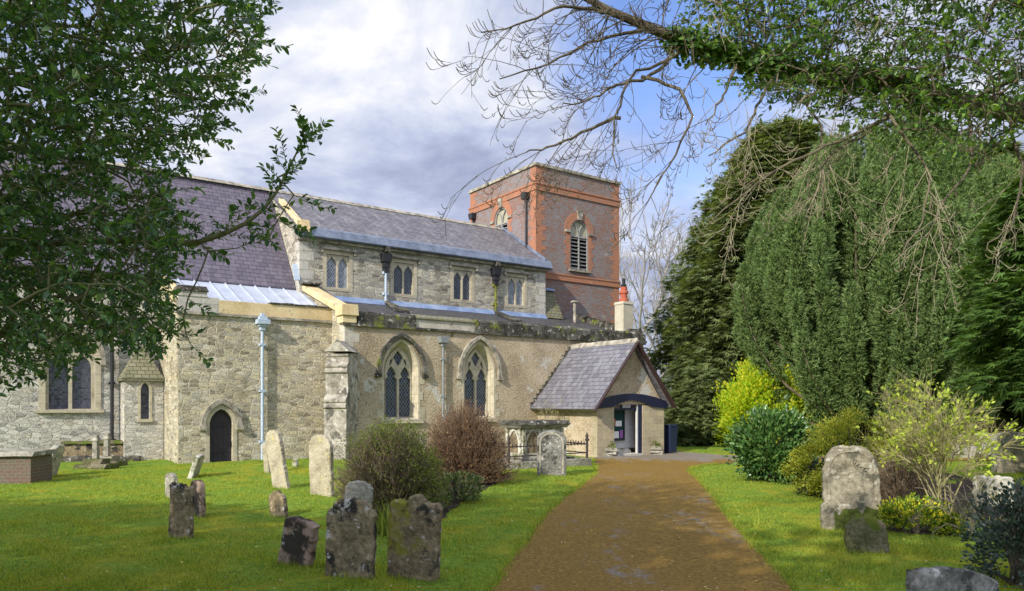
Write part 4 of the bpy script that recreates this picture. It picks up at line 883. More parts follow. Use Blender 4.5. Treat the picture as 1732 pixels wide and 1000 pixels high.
# mossy ledger tomb under the chancel wall
p = G(165, 781); lt = thing('ledger_tomb', p, 'long low mossy stone tomb against the chancel wall', 'tomb', rotz=TH * .35)
rough_box(-1.05, .85, .25, 1.15, -.3, .55, 8, .15, .04).build('tomb_body', M['g_brown'], lt)
rough_box(-1.25, 1.15, .05, 1.35, -.3, .16, 9, .2, .03).build('tomb_plinth', M['coping'], lt)
rough_box(-1.1, .9, .2, 1.2, .555, .62, 10, .15, .02).build('tomb_slab', M['g_moss'], lt)
for (px, py, tp, lab, sm) in ((162, 792, 736, 'slim stone grave post on mossy yellow steps, left of the pair', 1.0), (181, 787, 733, 'slim capped stone grave post on grey steps, right of the pair', .9)):
    p = G(px, py); Y = p[1]; hh = (py - tp) * Y / F; gc = thing('grave_cross', p, lab, 'grave marker', 'slim grave posts by the chancel', R(-6))
    rough_box(-.45 * sm, .45 * sm, -.3, .35, -.2, .12, 12, .2, .012).build('lower_step', M['g_moss'], gc)
    rough_box(-.28 * sm, .28 * sm, -.2, .22, .12, .26, 13, .2, .01).build('upper_step', M['g_moss' if sm == 1 else 'g_grey'], gc)
    MB().box(-.075, .075, -.06, .07, .26, hh, (.012, .01)).box(-.10, .10, -.075, .085, hh * .82, hh * .82 + .09, (.02, .02)).build('shaft', M['g_grey'], gc, bevel=.012)

# gothic chest tomb with iron railing
p = G(906, 792); ct0 = np.array(p) + np.array([0, .80, 0])
ct = thing('chest_tomb', ct0, 'grey gothic chest tomb with arched panels and moulded slab beside the path', 'tomb', rotz=TH)
MB().box(-.82, .82, -.42, .42, .12, .98).build('chest_body', M['g_white'], ct)
f = lambda s, z, d=0.0: (s, -.42 - d, z); f2 = lambda s, z, d=0.0: (-.82 - d, s, z)
for ff, cs in ((f, (-.42, .42)), (f2, (0,))):
    for c_ in cs:
        a = MB().ring(ff, arch(c_, .25, .36, .55, .92, 8), arch(c_, .33, .36, .55, 1.0 - .02, 8), 0, .04).build('arch_moulding', M['g_white'], ct)
        MB().panel(ff, arch(c_, .25, .36, .55, .92, 8), (), .004).build('arch_panel', M['g_brown2'], a)
for x in (-.78, 0, .78): MB().box(x - .05, x + .05, -.49, -.42, .3, .97).build('pilaster', M['g_white'], ct, bevel=.008)
for y in (-.36, .36): MB().box(-.89, -.82, y - .05, y + .05, .3, .97).build('pilaster', M['g_white'], ct, bevel=.008)
MB().box(-.95, .95, -.55, .55, .1, .34, (.07, .07)).box(-1.0, 1.0, -.60, .60, -.2, .14, (.02, .02)).build('chest_plinth', M['g_grey'], ct, bevel=.012)
MB().box(-.93, .93, -.52, .52, .985, 1.06, (-.07, -.07)).build('chest_cornice', M['g_grey'], ct)
rough_box(-1.02, 1.02, -.62, .62, 1.064, 1.17, 15, .2, .012).build('chest_slab', M['coping'], ct)
rl = thing('grave_railing', ct0, 'low rusty spiked iron railing on a stone kerb round the gothic chest tomb', 'railing', rotz=TH)
kx, ky = 1.5, .78
MB().box(-kx, kx, -ky, -ky + .2, -.2, .2).box(-kx, kx, ky - .2, ky, -.2, .2).box(-kx, -kx + .2, -ky + .2, ky - .2, -.2, .2).box(kx - .2, kx, -ky + .2, ky - .2, -.2, .2).build('kerb', M['g_grey'], rl, bevel=.015)
for sx in (-1, 1):
    for sy in (-1, 1):
        MB().lathe([(.035, .2), (.035, .7), (.06, .72), (.06, .76), (.03, .79), (.05, .85), (.01, .95)], sx * (kx - .1), sy * (ky - .1), 8).build('rail_post', M['iron'], rl)
mb = MB()
for sy in (-1, 1):
    for z in (.36, .62): mb.beam((-kx + .1, sy * (ky - .1), z), (kx - .1, sy * (ky - .1), z), .022, .03)
    for i in range(23): x = -kx + .23 + i * .122; mb.beam((x, sy * (ky - .1), .58), (x, sy * (ky - .1), .70), .018, .018, (1, 0, 0))
for sx in (-1, 1):
    for z in (.36, .62): mb.beam((sx * (kx - .1), -ky + .1, z), (sx * (kx - .1), ky - .1, z), .022, .03)
    for i in range(13): y = -ky + .23 + i * .122; mb.beam((sx * (kx - .1), y, .58), (sx * (kx - .1), y, .70), .018, .018, (1, 0, 0))
mb.build('rail', M['iron'], rl)
ct.scale = (.88, .88, 1.12)
headstone(908, 958, 727, 804, 'round', 'g_dark', 'round-topped grey headstone standing before the gothic chest tomb', -6, 0, -2, .13, inset)

# wheelie bin beside the porch
p = PW(21.12, 19.25, -.11); wb = thing('wheelie_bin', p, 'dark blue wheelie bin standing at the right side of the porch', 'bin', rotz=TH)
MB().box(-.19, .19, -.24, .24, .06, 1.02, (-.03, -.04)).build('bin_body', M['bin'], wb, bevel=.03)
MB().box(-.24, .24, -.30, .31, 1.025, 1.09, (.03, .03)).box(-.22, .22, .28, .34, .96, 1.05).build('bin_lid', M['bin'], wb, bevel=.02)
for x in (-.19, .19): MB().prism([(x, .27 + .1 * math.cos(R(24 * i)), .1 + .1 * math.sin(R(24 * i))) for i in range(15)], (-.03, 0, 0), (.03, 0, 0)).build('wheel', M['black'], wb)
MB().tube([(-.18, .36, 1.0), (.18, .36, 1.0)], .018, 6).build('bin_handle', M['black'], wb)
# planters and stones at the porch foot
def clump(name, c, rx, rz, n, size, mm, tp=LEAF2, upw=.8):
    d = rvec(n); d[:, 2] = np.abs(d[:, 2]); pos = np.array(c) + d * np.array([rx, rx, rz]) * (rng.random((n, 1)) ** .4)
    return pos, d + np.array([0, 0, upw]) * rng.random((n, 1)) + .5 * rvec(n), rvec(n) + np.array([0, 0, 1.2]), rng.uniform(.6, 1.2, n) * size
for (px, py, lab, seed) in ((1032, 772, 'stack of rough grey stones at the left porch pier', 31), (1108, 769, 'stack of rough grey stones with green plant at the right porch pier', 32)):
    p = G(px, py); r = np.random.default_rng(seed); st = thing('stone_planter', p, lab, 'planter', 'rough stone planters at the porch')
    for k in range(3):
        q = rough_box(-.26 + .02 * k, .28 - .03 * k, -.2, .2, .105 * k - .02, .105 * k + .08, seed + k, .12, .02).build('stacked_stone', M['g_grey'], st)
        q.rotation_euler = (0, 0, r.uniform(-.4, .4))
    pos, d, up, sz = clump('x', (0, 0, .28), .18, .22, 90, .1, 'ivy'); leaves_obj('plant', [(LEAF2, pos, d, up, sz)], M['smallgreen'], st)
for (px, py, k) in ((1019, 772, 0), (1027, 771, 1)):
    p = G(px, py); o = MB().lathe([(.07, -.1), (.075, .3), (.06, .34), (.09, .40), (.08, .47), (.02, .5)], 0, 0, 12).build('stone_post', M['g_white'], None); o.location = p
    tag(o, ('short pale stone post at the porch corner, nearer the grass', 'short pale stone post at the porch corner, nearer the doorway')[k], 'stone post', 'pale stone posts at the porch')

# ------------------------------------------------------------------ plants
def quad(p0, p1, p2, n=6):
    t = np.linspace(0, 1, n)[:, None]; return (1 - t) ** 2 * p0 + 2 * t * (1 - t) * p1 + t ** 2 * p2
def lumpy(d, k=9, amp=.35, seed=0):
    r = np.random.default_rng(seed); c = unit(r.normal(size=(k, 3))); c[:, 2] = np.abs(c[:, 2]) * .8
    return 1 - amp * .6 + amp * np.max(np.clip(d @ c.T, 0, 1) ** 5, axis=1)
def dome_dirs(n, low=-.15):
    d = rvec(n * 2); d = d[d[:, 2] > low][:n]; return d
def twig_bush(name, px, py, rx, ry, rz, n, twig, leafm, nleaf, leafsize, label, cat='bush', seed=0, r0=.009, group=None, leaf_low=-.1, leafbias=None, fill=.72, twiglen=.22):
    p = G(px, py); t = thing(name, p, label, cat, group); P = []; tips = []; tdir = []
    d = dome_dirs(n); L = lumpy(d, 10, .3, seed); end = d * np.array([rx, ry, rz * .9]) * L[:, None] * rng.uniform(fill, 1, (len(d), 1)); end[:, 2] = end[:, 2] + rz * .12
    end[:, 2] = np.maximum(end[:, 2], .08)
    for e in end:
        b_ = np.array([e[0] * .22, e[1] * .22, 0]) + np.append(rng.normal(size=2) * .06 * rx, 0)
        m_ = np.array([e[0] * .45, e[1] * .45, e[2] * .62]) + rng.normal(size=3) * .07 * rx
        c = quad(b_, m_, e, 6); P.append((c, np.linspace(r0, r0 * .35, 6)))
        for _ in range(3):
            k = rng.integers(2, 6); dd = unit(unit(e) + rng.normal(size=3) * .5 + np.array([0, 0, .35])) * twiglen * rng.uniform(.4, 1) * min(rx, rz)
            s_ = c[k]; q = quad(s_, s_ + dd * .5 + rng.normal(size=3) * .02, s_ + dd, 4); P.append((q, np.linspace(r0 * .55, r0 * .22, 4))); tips += [q[2], q[3]]; tdir += [dd, dd]
    tube_obj('stems', P, twig, t, 3)
    tips = np.array(tips); tdir = np.array(tdir)
    if nleaf:
        wgt = np.ones(len(tips)) if leafbias is None else np.clip(leafbias(tips), 1e-3, None)
        i = rng.choice(len(tips), nleaf, p=wgt / wgt.sum()); pos = tips[i] + rng.normal(size=(nleaf, 3)) * .035
        leaves_obj('foliage', [(LEAF2, pos, tdir[i] + rvec(nleaf) * .25, rvec(nleaf) + np.array([0, 0, 1]), rng.uniform(.6, 1.3, nleaf) * leafsize)], leafm, t)
    return t
def leaf_bush(name, px, py, rx, ry, rz, n, leafm, size, label, cat='shrub', seed=0, tp=LEAF2, upw=.5, group=None, low=-.75, shell=.45, lump=.35, zc=.85, stems=14, bark=None, k=12):
    p = G(px, py); t = thing(name, p, label, cat, group)
    nc = k * 5; r2 = np.random.default_rng(seed + 900); cd = dome_dirs(nc, low); nc = len(cd); cl_ = r2.uniform(.98 - lump, 1.10, nc)
    csz = r2.uniform(.07, .22, nc) * (.55 + lump); ci = r2.integers(0, nc, n); jit = rng.normal(size=(n, 3)) * csz[ci][:, None]
    q = cd[ci] * cl_[ci][:, None] * .92 + jit * .8; d = unit(q); rr = np.linalg.norm(q, axis=1)
    q = d * np.minimum(rr, 1.12 + .2 * rng.random(n))[:, None]
    pos = q * np.array([rx, ry, rz * .56]) + np.array([0, 0, rz * .5 * zc]); pos[:, 2] = np.where(pos[:, 2] < .03, .03 + .2 * rng.random(n), pos[:, 2])
    leaves_obj('foliage', [(tp, pos, d + rvec(n) * .7 + np.array([0, 0, upw]), rvec(n) * .6 + d + np.array([0, 0, .5]), rng.uniform(.55, 1.3, n) * size)], leafm, t)
    P = []
    for _ in range(stems):
        e = d[rng.integers(n)] * np.array([rx, ry, rz * .6]) * .8 + np.array([0, 0, rz * .45]); e[2] = max(e[2], .1)
        P.append((quad(np.append(rng.normal(size=2) * .08 * rx, -.05), np.array([e[0] * .3, e[1] * .3, e[2] * .6]), e, 6), np.linspace(.03, .006, 6)))
    tube_obj('stems', P, bark or M['bark'], t, 5)
    return t
def mw(px_w, Y): return px_w * Y / F
Y1 = G(660, 868)[1]
twig_bush('twiggy_bush', 662, 866, mw(102, Y1), mw(95, Y1), mw(160, Y1), 2600, M['twig_brown'], M['smallgreen'], 20000, .036, 'domed brown twiggy bush with green shoots behind the broad headstones', seed=2,
          leafbias=lambda q: .12 + np.clip(q[:, 2] - .9, 0, 2) * .9 + np.clip(q[:, 0] - .3, 0, 2) * 1.5)
Y2 = G(790, 818)[1]
twig_bush('twiggy_bush', 786, 816, mw(78, Y2), mw(74, Y2), mw(146, Y2), 2600, M['bark_red'], M['redbrown'], 13000, .036, 'domed reddish twiggy bush in front of the aisle window', seed=3)
leaf_bush('variegated_shrub', 778, 848, mw(34, G(778, 848)[1]), .4, mw(52, G(778, 848)[1]), 1500, M['variegated'], .07, 'low cream-flecked shrub at the right foot of the twiggy bush', seed=4)
leaf_bush('variegated_shrub', 880, 792, .35, .3, .85, 700, M['variegated'], .07, 'small pale shrub against the left end of the chest tomb', seed=5, group=None) if False else None
# daffodil leaves between the broad headstones
p = G(652, 905); t = thing('daffodil_clump', p, 'tuft of upright green daffodil leaves between the two broad headstones', 'plant'); n = 70
pos = np.concatenate([rng.normal(size=(n, 2)) * .09, np.zeros((n, 1))], 1)
leaves_obj('blades', [(([(0, -.03, 0), (0, .03, 0), (.6, .03, .02), (.6, -.03, .02), (1, 0, -.08)], [(0, 1, 2), (0, 2, 3), (3, 2, 4)]), pos, np.concatenate([rng.normal(size=(n, 2)) * .25, np.ones((n, 1))], 1), rvec(n), rng.uniform(.25, .55, n))], M['smallgreen'], t)
# climbing rose on the porch wall
p = np.array(PW(16.9, 20.9)); t = thing('climbing_rose', (p[0], p[1], 0), 'bare climbing rose with sparse buds on the porch side wall', 'plant'); P = []; q_ = []
for i in range(16):
    a = rng.uniform(-.7, .7); e = np.array([a * 1.0, -.1 + rng.normal() * .12, rng.uniform(1.3, 1.95)]); c = quad(np.array([a * .15, 0, 0]), np.array([a * .3, -.05, .9]), e, 7); P.append((c, np.linspace(.014, .005, 7)))
    for _ in range(4):
        s_ = c[rng.integers(3, 7)]; e2 = s_ + np.array([rng.normal() * .18, rng.normal() * .1, rng.uniform(.02, .3)]); P.append((np.stack([s_, (s_ + e2) / 2 + .02, e2]), np.linspace(.006, .003, 3))); q_ += [e2, s_]
tube_obj('stems', P, M['bark_pale'], t, 4); q_ = np.array(q_); i = rng.integers(0, len(q_), 260)
leaves_obj('foliage', [(LEAF2, q_[i] + rng.normal(size=(260, 3)) * .05, rvec(260), rvec(260), .05)], M['golddull'], t)

# right-hand shrubs
Yg = G(1284, 756)[1]
leaf_bush('golden_shrub', 1287, 757, mw(70, Yg), 1.6, mw(134, Yg) * 1.02, 34000, M['gold'], .14, 'bright yellow-green shrub at the bend of the path', seed=6, upw=.9, shell=.35, lump=.5, k=26)
Yl = G(1300, 815)[1]
leaf_bush('laurel_bush', 1308, 815, mw(68, Yl), mw(60, Yl), mw(128, Yl) * 1.02, 13000, M['laurel'], .11, 'dark glossy green laurel in front of the bright golden shrub', seed=7, tp=LEAF, shell=.3, k=22)
Yc = G(1420, 845)[1]
leaf_bush('clipped_bush', 1446, 842, mw(108, Yc), mw(80, Yc), mw(136, Yc) * 1.06, 42000, M['golddull'], .042, 'rounded olive-gold clipped bush behind the tall gothic headstone', seed=8, shell=.25, lump=.2)
leaf_bush('dark_shrub', 1378, 838, mw(26, 15), .35, mw(62, 15), 2600, M['bluegreen'], .06, 'low grey-green shrub between the gothic headstone and the lawn edge', seed=9, lump=.3)
# low red-brown undergrowth behind the headstone
twig_bush('bare_bush', 1520, 858, mw(70, 13), .6, mw(110, 13), 700, M['twig_brown'], M['redbrown'], 1200, .035, 'dense brown bare bush under the pale branching shrub', seed=12)
for (px, py, rw, hh, n, lab) in ((1545, 902, 58, 62, 3600, 'low yellow-flecked euonymus right of the gothic headstone'), (1612, 906, 18, 34, 700, 'tiny yellow-flecked shrub at the foot of the pale branching shrub')):
    Yy = G(px, py)[1]; leaf_bush('yellow_shrub', px, py, mw(rw, Yy), mw(rw, Yy) * .7, mw(hh, Yy), n, M['yellowflower'], .05, lab, seed=px, stems=6, upw=.9)
Yd = G(1715, 985)[1]
leaf_bush('grey_shrub', 1725, 990, mw(78, Yd), mw(60, Yd), mw(165, Yd), 4200, M['bluegreen'], .05, 'dark grey-green small-leaved shrub at the lower right corner', seed=21, shell=.6, lump=.5, k=20, stems=30)

def branchy(base, dirn, length, r, depth, P, tips, spread=.6, trop=np.zeros(3), kids=(3, 5), ratio=.62, n=7, wob=.12, tmin=.35, rmin=.003):
    """recursive bare branches; each bends with a tropism and wanders"""
    pts = [np.array(base, float)]; d = unit(np.array(dirn, float)); st = length / (n - 1)
    for i in range(n - 1): d = unit(d + trop * st + rng.normal(size=3) * wob); pts.append(pts[-1] + d * st)
    pts = np.array(pts); P.append((pts, np.linspace(r, max(rmin, r * .45), n)))
    if depth == 0: tips.append((pts[-1], d)); tips.append((pts[n // 2], d)); return
    for _ in range(rng.integers(kids[0], kids[1] + 1)):
        k = rng.uniform(tmin, 1) * (n - 1); i = int(min(k, n - 2)); s_ = pts[i] + (pts[i + 1] - pts[i]) * (k - i); dd = unit(pts[i + 1] - pts[i])
        side = rng.normal(size=3); side -= side.dot(dd) * dd
        branchy(s_, unit(dd + unit(side) * spread * rng.uniform(.6, 1.3)), length * ratio * rng.uniform(.7, 1.15), max(rmin, r * .55), depth - 1, P, tips, spread, trop, kids, ratio, max(4, n - 1), wob, tmin, rmin)
# pale branching shrub with young leaves
p = G(1612, 893); t = thing('branching_shrub', p, 'tall pale-stemmed branching shrub with sparse lime-green young leaves', 'shrub'); P, tips = [], []
for i in range(11):
    a = rng.uniform(0, 2 * math.pi); tilt = rng.uniform(2, 18); L_ = rng.uniform(.95, 1.45); o_ = np.array([math.cos(a), math.sin(a), 0]); s_ = math.sin(R(tilt))
    branchy(np.array([rng.normal() * .12, rng.normal() * .12 + .1, -.02]), o_ * s_ + np.array([-.17, .10, math.cos(R(tilt))]), L_, rng.uniform(.012, .020), 3, P, tips, .58, o_ * .22 + np.array([-.05, 0, .14]), (5, 7), .54, 7, .11, .5, .0021)
tube_obj('stems', P, M['bark_straw'], t, 4)
tp_, td_ = np.array([a for a, _ in tips]), np.array([b_ for _, b_ in tips]); kt = rng.choice(len(tp_), 800); n = 2200; i = kt[rng.integers(0, 800, n)]
leaves_obj('foliage', [(LEAF2, tp_[i] + rng.normal(size=(n, 3)) * .022, td_[i] + rvec(n) * .8, rvec(n) + np.array([0, 0, 1]), rng.uniform(.04, .08, n))], M['lime'], t)
p = G(1640, 905); t = thing('small_bare_shrub', p, 'short many-stemmed bare shrub with pale twigs beside the border soil', 'shrub'); P, tips = [], []
for i in range(9): branchy(np.array([rng.normal() * .05, rng.normal() * .05, 0]), (rng.normal() * .4 - .2, rng.normal() * .3, 1), .55, .014, 2, P, tips, .6, np.array([0, 0, -.1]), (2, 4), .6, 6, .15, .3, .0025)
tube_obj('stems', P, M['bark_pale'], t, 4)

# ------------------------------------------------------------------ big trees
def conifer(name, x, y, ht, rad, prof, nb, m, label, size, sprays, cat='tree', group=None, droop=.25, z0=.3, seed=0, trunk_r=.35, lean=0):
    """whorls of limbs on a trunk; flat sprays along the outer part of every limb"""
    t = thing(name, (x, y, float(h(x, y))), label, cat, group); P = [(np.array([[0, 0, -.3], [0, 0, ht * .5], [0, 0, ht * .95]]), np.array([trunk_r, trunk_r * .6, .04]))]
    tube_obj('trunk', P, M['bark'], t, 8); Lb = []; pos = []; dr = []; r = np.random.default_rng(seed)
    for i in range(nb):
        fz = z0 / ht + (1 - z0 / ht) * ((i + r.random()) / nb) * .985; az = i * 2.399 + r.normal() * .25; L_ = rad * prof(fz) * r.uniform(.72, 1.12)
        if L_ < .15: L_ = .15
        o_ = np.array([math.cos(az), math.sin(az), 0]); s_ = np.array([0, 0, fz * ht]); e = s_ + o_ * L_ + np.array([0, 0, -droop * L_ + r.normal() * .25]); m_ = s_ + o_ * L_ * .55 + np.array([0, 0, .22 * L_])
        c = quad(s_, m_, e, 9); Lb.append((c, np.linspace(.05, .01, 9))); k = int(sprays * (.35 + L_ / rad))
        tt = r.uniform(.25, 1.03, k) ** .8; pp = np.stack([np.interp(tt, np.linspace(0, 1, 9), c[:, j]) for j in range(3)], -1)
        wdt = (.16 + .40 * L_ * (1.05 - tt) * .6)[:, None]; off = r.normal(size=(k, 3)) * np.array([1, 1, .42]) * wdt
        pos.append(pp + off); dr.append(o_ * .9 + unit(off) * .55 + np.array([0, 0, -.25]) + r.normal(size=(k, 3)) * .25)
    tube_obj('limbs', Lb, M['bark'], t, 4); pos = np.concatenate(pos); dr = np.concatenate(dr); n = len(pos)
    leaves_obj('foliage', [(FAN, pos, dr, rvec(n) * .45 + np.array([0, 0, 1]), rng.uniform(.6, 1.25, n) * size)], m, t)
    return t
EV = 'evergreens behind the churchyard'
yewp = lambda f: (.42 + .75 * min(1, f * 4)) * (1 - f) ** .62 * 1.05
conifer('dark_conifer', 14.9, 41, 17.4, 7.6, lambda f: .97 * (1 - f) ** .46 * (.8 + .3 * min(1, f * 5)), 320, M['conifer'], 'tall dark conifer with ragged outline directly behind the porch', .5, 330, group=EV, seed=3)
conifer('dark_conifer', 21.0, 50, 20.0, 6.5, lambda f: (1 - f) ** .55, 200, M['conifer'], 'dark conifer rising far behind the columnar yew', .7, 220, group=EV, seed=4)
conifer('round_yew', 8.6, 32.5, 3.3, 1.75, lambda f: (1 - (2 * f - .75) ** 2 * .42), 90, M['conifer'], 'low rounded dark yew bush beyond the bin at the path', .3, 110, cat='bush', seed=5, z0=.05, trunk_r=.12)
conifer('dark_yew', 21.5, 33, 13.5, 5.6, yewp, 200, M['conifer'], 'dense dark yew filling the right background behind the graves', .6, 170, group=EV, seed=6)
conifer('dark_yew', 16.6, 36, 8.0, 4.2, yewp, 150, M['conifer'], 'shaded yew behind the foot of the columnar yew', .55, 150, group=EV, seed=8)
conifer('bright_conifer', 12.75, 17.2, 7.2, 1.75, lambda f: .5 + .9 * math.sin(math.pi * min(1, f * 1.02)) * .6, 120, M['conifer2'], 'fresh green conifer cut by the right edge of the picture', .3, 110, group=EV, seed=7, z0=2.2, trunk_r=.14)
# laurel undergrowth in the deep shade at right
leaf_bush('shade_laurel', 1700, 742, 2.4, 1.0, 2.9, 6500, M['laurel'], .16, 'dark laurel thicket in the shade behind the far headstones', seed=17, tp=LEAF, shell=.4)
# Irish yew: upright plumes round many stems
x0, y0 = 14.4, 28.5; t = thing('columnar_yew', (x0, y0, 0), 'huge vase-shaped Irish yew with upright feathery plumes', 'tree'); P = []; pos = []; dr = []; r = np.random.default_rng(9); szs = []
bulf = lambda z: np.interp(z, [0, 2.0, 3.5, 6.5, 8.7, 10.6, 12.2, 13.2], [.50, .78, .92, 1.03, .97, .76, .50, .25])
for i in range(430):
    az = r.uniform(0, 2 * math.pi); o_ = np.array([math.cos(az), math.sin(az), 0]); lob = 1 + .07 * math.sin(az * 5 + 1) + .05 * math.sin(az * 11)
    if i < 110: zt = r.uniform(9.4, 13.2) - (1.3 if o_[0] < -.3 else 0) * r.random(); fr = math.sqrt(r.random()) if i < 80 else r.uniform(.85, 1); z_s = zt - r.uniform(2.0, 4.0)
    elif i < 310: z_s = r.uniform(.5, 8.3); zt = z_s + r.uniform(1.8, 4.2); fr = r.uniform(.80, 1.07)
    else: fr = r.uniform(.3, .74); z_s = r.uniform(1.0, 7.5); zt = z_s + r.uniform(2, 4)
    r0_, r1_ = 4.7 * fr * bulf(z_s) * lob, 4.7 * fr * bulf(zt) * lob * r.uniform(.95, 1.1)
    b_ = o_ * r0_ * .80 + np.array([0, 0, max(.2, z_s - .9)]); e = o_ * r1_ + np.array([0, 0, zt]); k1 = o_ * (r0_ * .5 + r1_ * .5) * 1.06 + np.array([0, 0, z_s + .3 * (zt - z_s)])
    c = quad(b_, k1, e, 12)
    if i % 4 == 0: P.append((np.concatenate([[o_ * .25], c]), np.linspace(.07, .015, 13)))
    k = int(340 + 190 * (zt - z_s)); tt = r.uniform(.05, 1.0, k); pp = np.stack([np.interp(tt, np.linspace(0, 1, 12), c[:, j]) for j in range(3)], -1)
    ph = tt * (zt - z_s) * 6 + i; ang = r.uniform(0, 2 * np.pi, k); wob = .68 + .30 * np.sin(ph) + .22 * np.sin(ang * 3 + ph * 1.7)
    rad = (r.uniform(.26, .40) * wob * np.sin(np.pi * np.clip((tt + .05) / 1.07, 0, 1)) ** .6 + .03)[:, None]; un = np.stack([np.cos(ang), np.sin(ang), r.normal(size=k) * .35], -1); off = un * r.uniform(.8, 1.05, (k, 1)) * rad
    pos.append(pp + off); dr.append(np.array([0, 0, .6]) + un * .75 + r.normal(size=(k, 3)) * .22); szs.append(r.uniform(.11, .22, k))
P.append((np.array([[0, 0, -.3], [0, 0, 1.5], [0.2, 0, 5.0]]), np.array([.6, .5, .2])))
tube_obj('trunk', P, M['bark'], t, 5); pos = np.concatenate(pos); dr = np.concatenate(dr); n = len(pos)
leaves_obj('foliage', [(TUFT, pos, dr, rvec(n), np.concatenate(szs))], M['yew'], t)
# bare trees far behind the tower
for (px, Y, ht, lab, sd_) in ((1085, 75, 19, 'pale bare deciduous tree showing right of the tower', 1), (1118, 82, 17, 'bare deciduous tree half hidden by the dark conifer', 2)):
    rng = np.random.default_rng(sd_ + 40); x = (px - CX) / F * Y; t = thing('bare_tree', (x, Y, 0), lab, 'tree', 'bare trees behind the church'); P, tips = [], []
    branchy(np.zeros(3), (0, 0, 1), ht * .45, .35, 0, P, tips, n=6, wob=.03)
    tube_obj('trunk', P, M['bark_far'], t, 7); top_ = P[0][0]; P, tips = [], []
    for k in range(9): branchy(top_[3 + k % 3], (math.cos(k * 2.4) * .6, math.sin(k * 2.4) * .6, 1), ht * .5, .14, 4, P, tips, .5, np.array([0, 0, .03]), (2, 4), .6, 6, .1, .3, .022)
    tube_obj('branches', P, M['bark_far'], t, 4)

# ------------------------------------------------------------------ crowns that hang in the foreground
rng = np.random.default_rng(77)
def connect(root_pts, pts, r_tip=.004, power=.42, rmax=.16):
    """joins a cloud of twig bases to a stem by nearest earlier node, thickening towards the stem"""
    root_pts = np.asarray(root_pts, float); N0 = len(root_pts); dist = np.min(np.linalg.norm(pts[:, None] - root_pts[None], axis=2), axis=1); order = np.argsort(dist)
    nodes = np.concatenate([root_pts, pts[order]]); par = np.full(len(nodes), -1); plen = np.zeros(len(nodes)); plen[:N0] = 0
    for i in range(N0, len(nodes)):
        dd = np.linalg.norm(nodes[:i] - nodes[i], axis=1); cost = dd + .18 * plen[:i]; cost[:N0] += .15; j = int(np.argmin(cost)); par[i] = j; plen[i] = plen[j] + dd[j]
    cnt = np.ones(len(nodes))
    for i in range(len(nodes) - 1, N0 - 1, -1):
        if par[i] >= N0: cnt[par[i]] += cnt[i]
    P = []
    for i in range(N0, len(nodes)):
        a, b_ = nodes[par[i]], nodes[i]; m_ = (a + b_) / 2 + rng.normal(size=3) * .06 * np.linalg.norm(b_ - a) + np.array([0, 0, .04 * np.linalg.norm(b_ - a)])
        ra = min(rmax, r_tip * (cnt[par[i]] if par[i] >= N0 else cnt[i] * 1.1) ** power); rb = min(rmax, r_tip * cnt[i] ** power); P.append((quad(a, m_, b_, 4), np.linspace(max(ra * .9, rb), rb, 4)))
    return nodes[N0:], par[N0:], nodes, P
def inpoly(x, y, poly):
    ins = np.zeros(len(x), bool); n = len(poly)
    for i in range(n):
        (x1, y1), (x2, y2) = poly[i], poly[(i + 1) % n]
        c = ((y1 > y) != (y2 > y)); xi = (x2 - x1) * (y - y1) / ((y2 - y1) if y2 != y1 else 1e-9) + x1; ins ^= c & (x < xi)
    return ins
def crown_points(polys, n, Yr):
    """points through the depth of a crown whose outline is given as seen from the gate; density per outline"""
    out = []
    for poly, wgt in polys:
        xs_, ys_ = [p[0] for p in poly], [p[1] for p in poly]; k = int(n * wgt); px = rng.uniform(min(xs_), max(xs_), k * 4); py = rng.uniform(min(ys_), max(ys_), k * 4)
        s_ = inpoly(px, py, poly); px, py = px[s_][:k], py[s_][:k]; Y = rng.uniform(Yr[0], Yr[1], len(px))
        out.append(np.stack([(px - CX) / F * Y, Y, H - (py - HY) / F * Y], -1))
    return np.concatenate(out)
def twigs_with_leaves(bases, outd, L, per, m_leaf_, size, tp, t, bark, up=(0, 0, 1), r=.0035, pend=0.0, sp=.55):
    P = []; pos = []; dr = []
    for b_, o_ in zip(bases, outd):
        d = unit(o_ + rng.normal(size=3) * .55 + np.array([0, 0, -pend])); l_ = L * rng.uniform(.55, 1.25); e = b_ + d * l_; m_ = (b_ + e) / 2 + rng.normal(size=3) * .03
        c = quad(b_, m_, e, 5); P.append((c, np.linspace(r, r * .4, 5))); k = max(3, int(per * l_ / L)); tt = np.linspace(.12, 1.0, k)
        pp = np.stack([np.interp(tt, np.linspace(0, 1, 5), c[:, j]) for j in range(3)], -1); side = rng.normal(size=(k, 3)); side -= (side @ d)[:, None] * d
        pos.append(pp); dr.append(d * .55 + unit(side) * sp * 1.3)
    pos = np.concatenate(pos); dr = np.concatenate(dr); n = len(pos)
    leaves_obj('foliage', [(tp, pos, dr, rvec(n) * .8 + np.array(up), rng.uniform(.5, 1.4, n) * size)], m_leaf_, t)
    return P
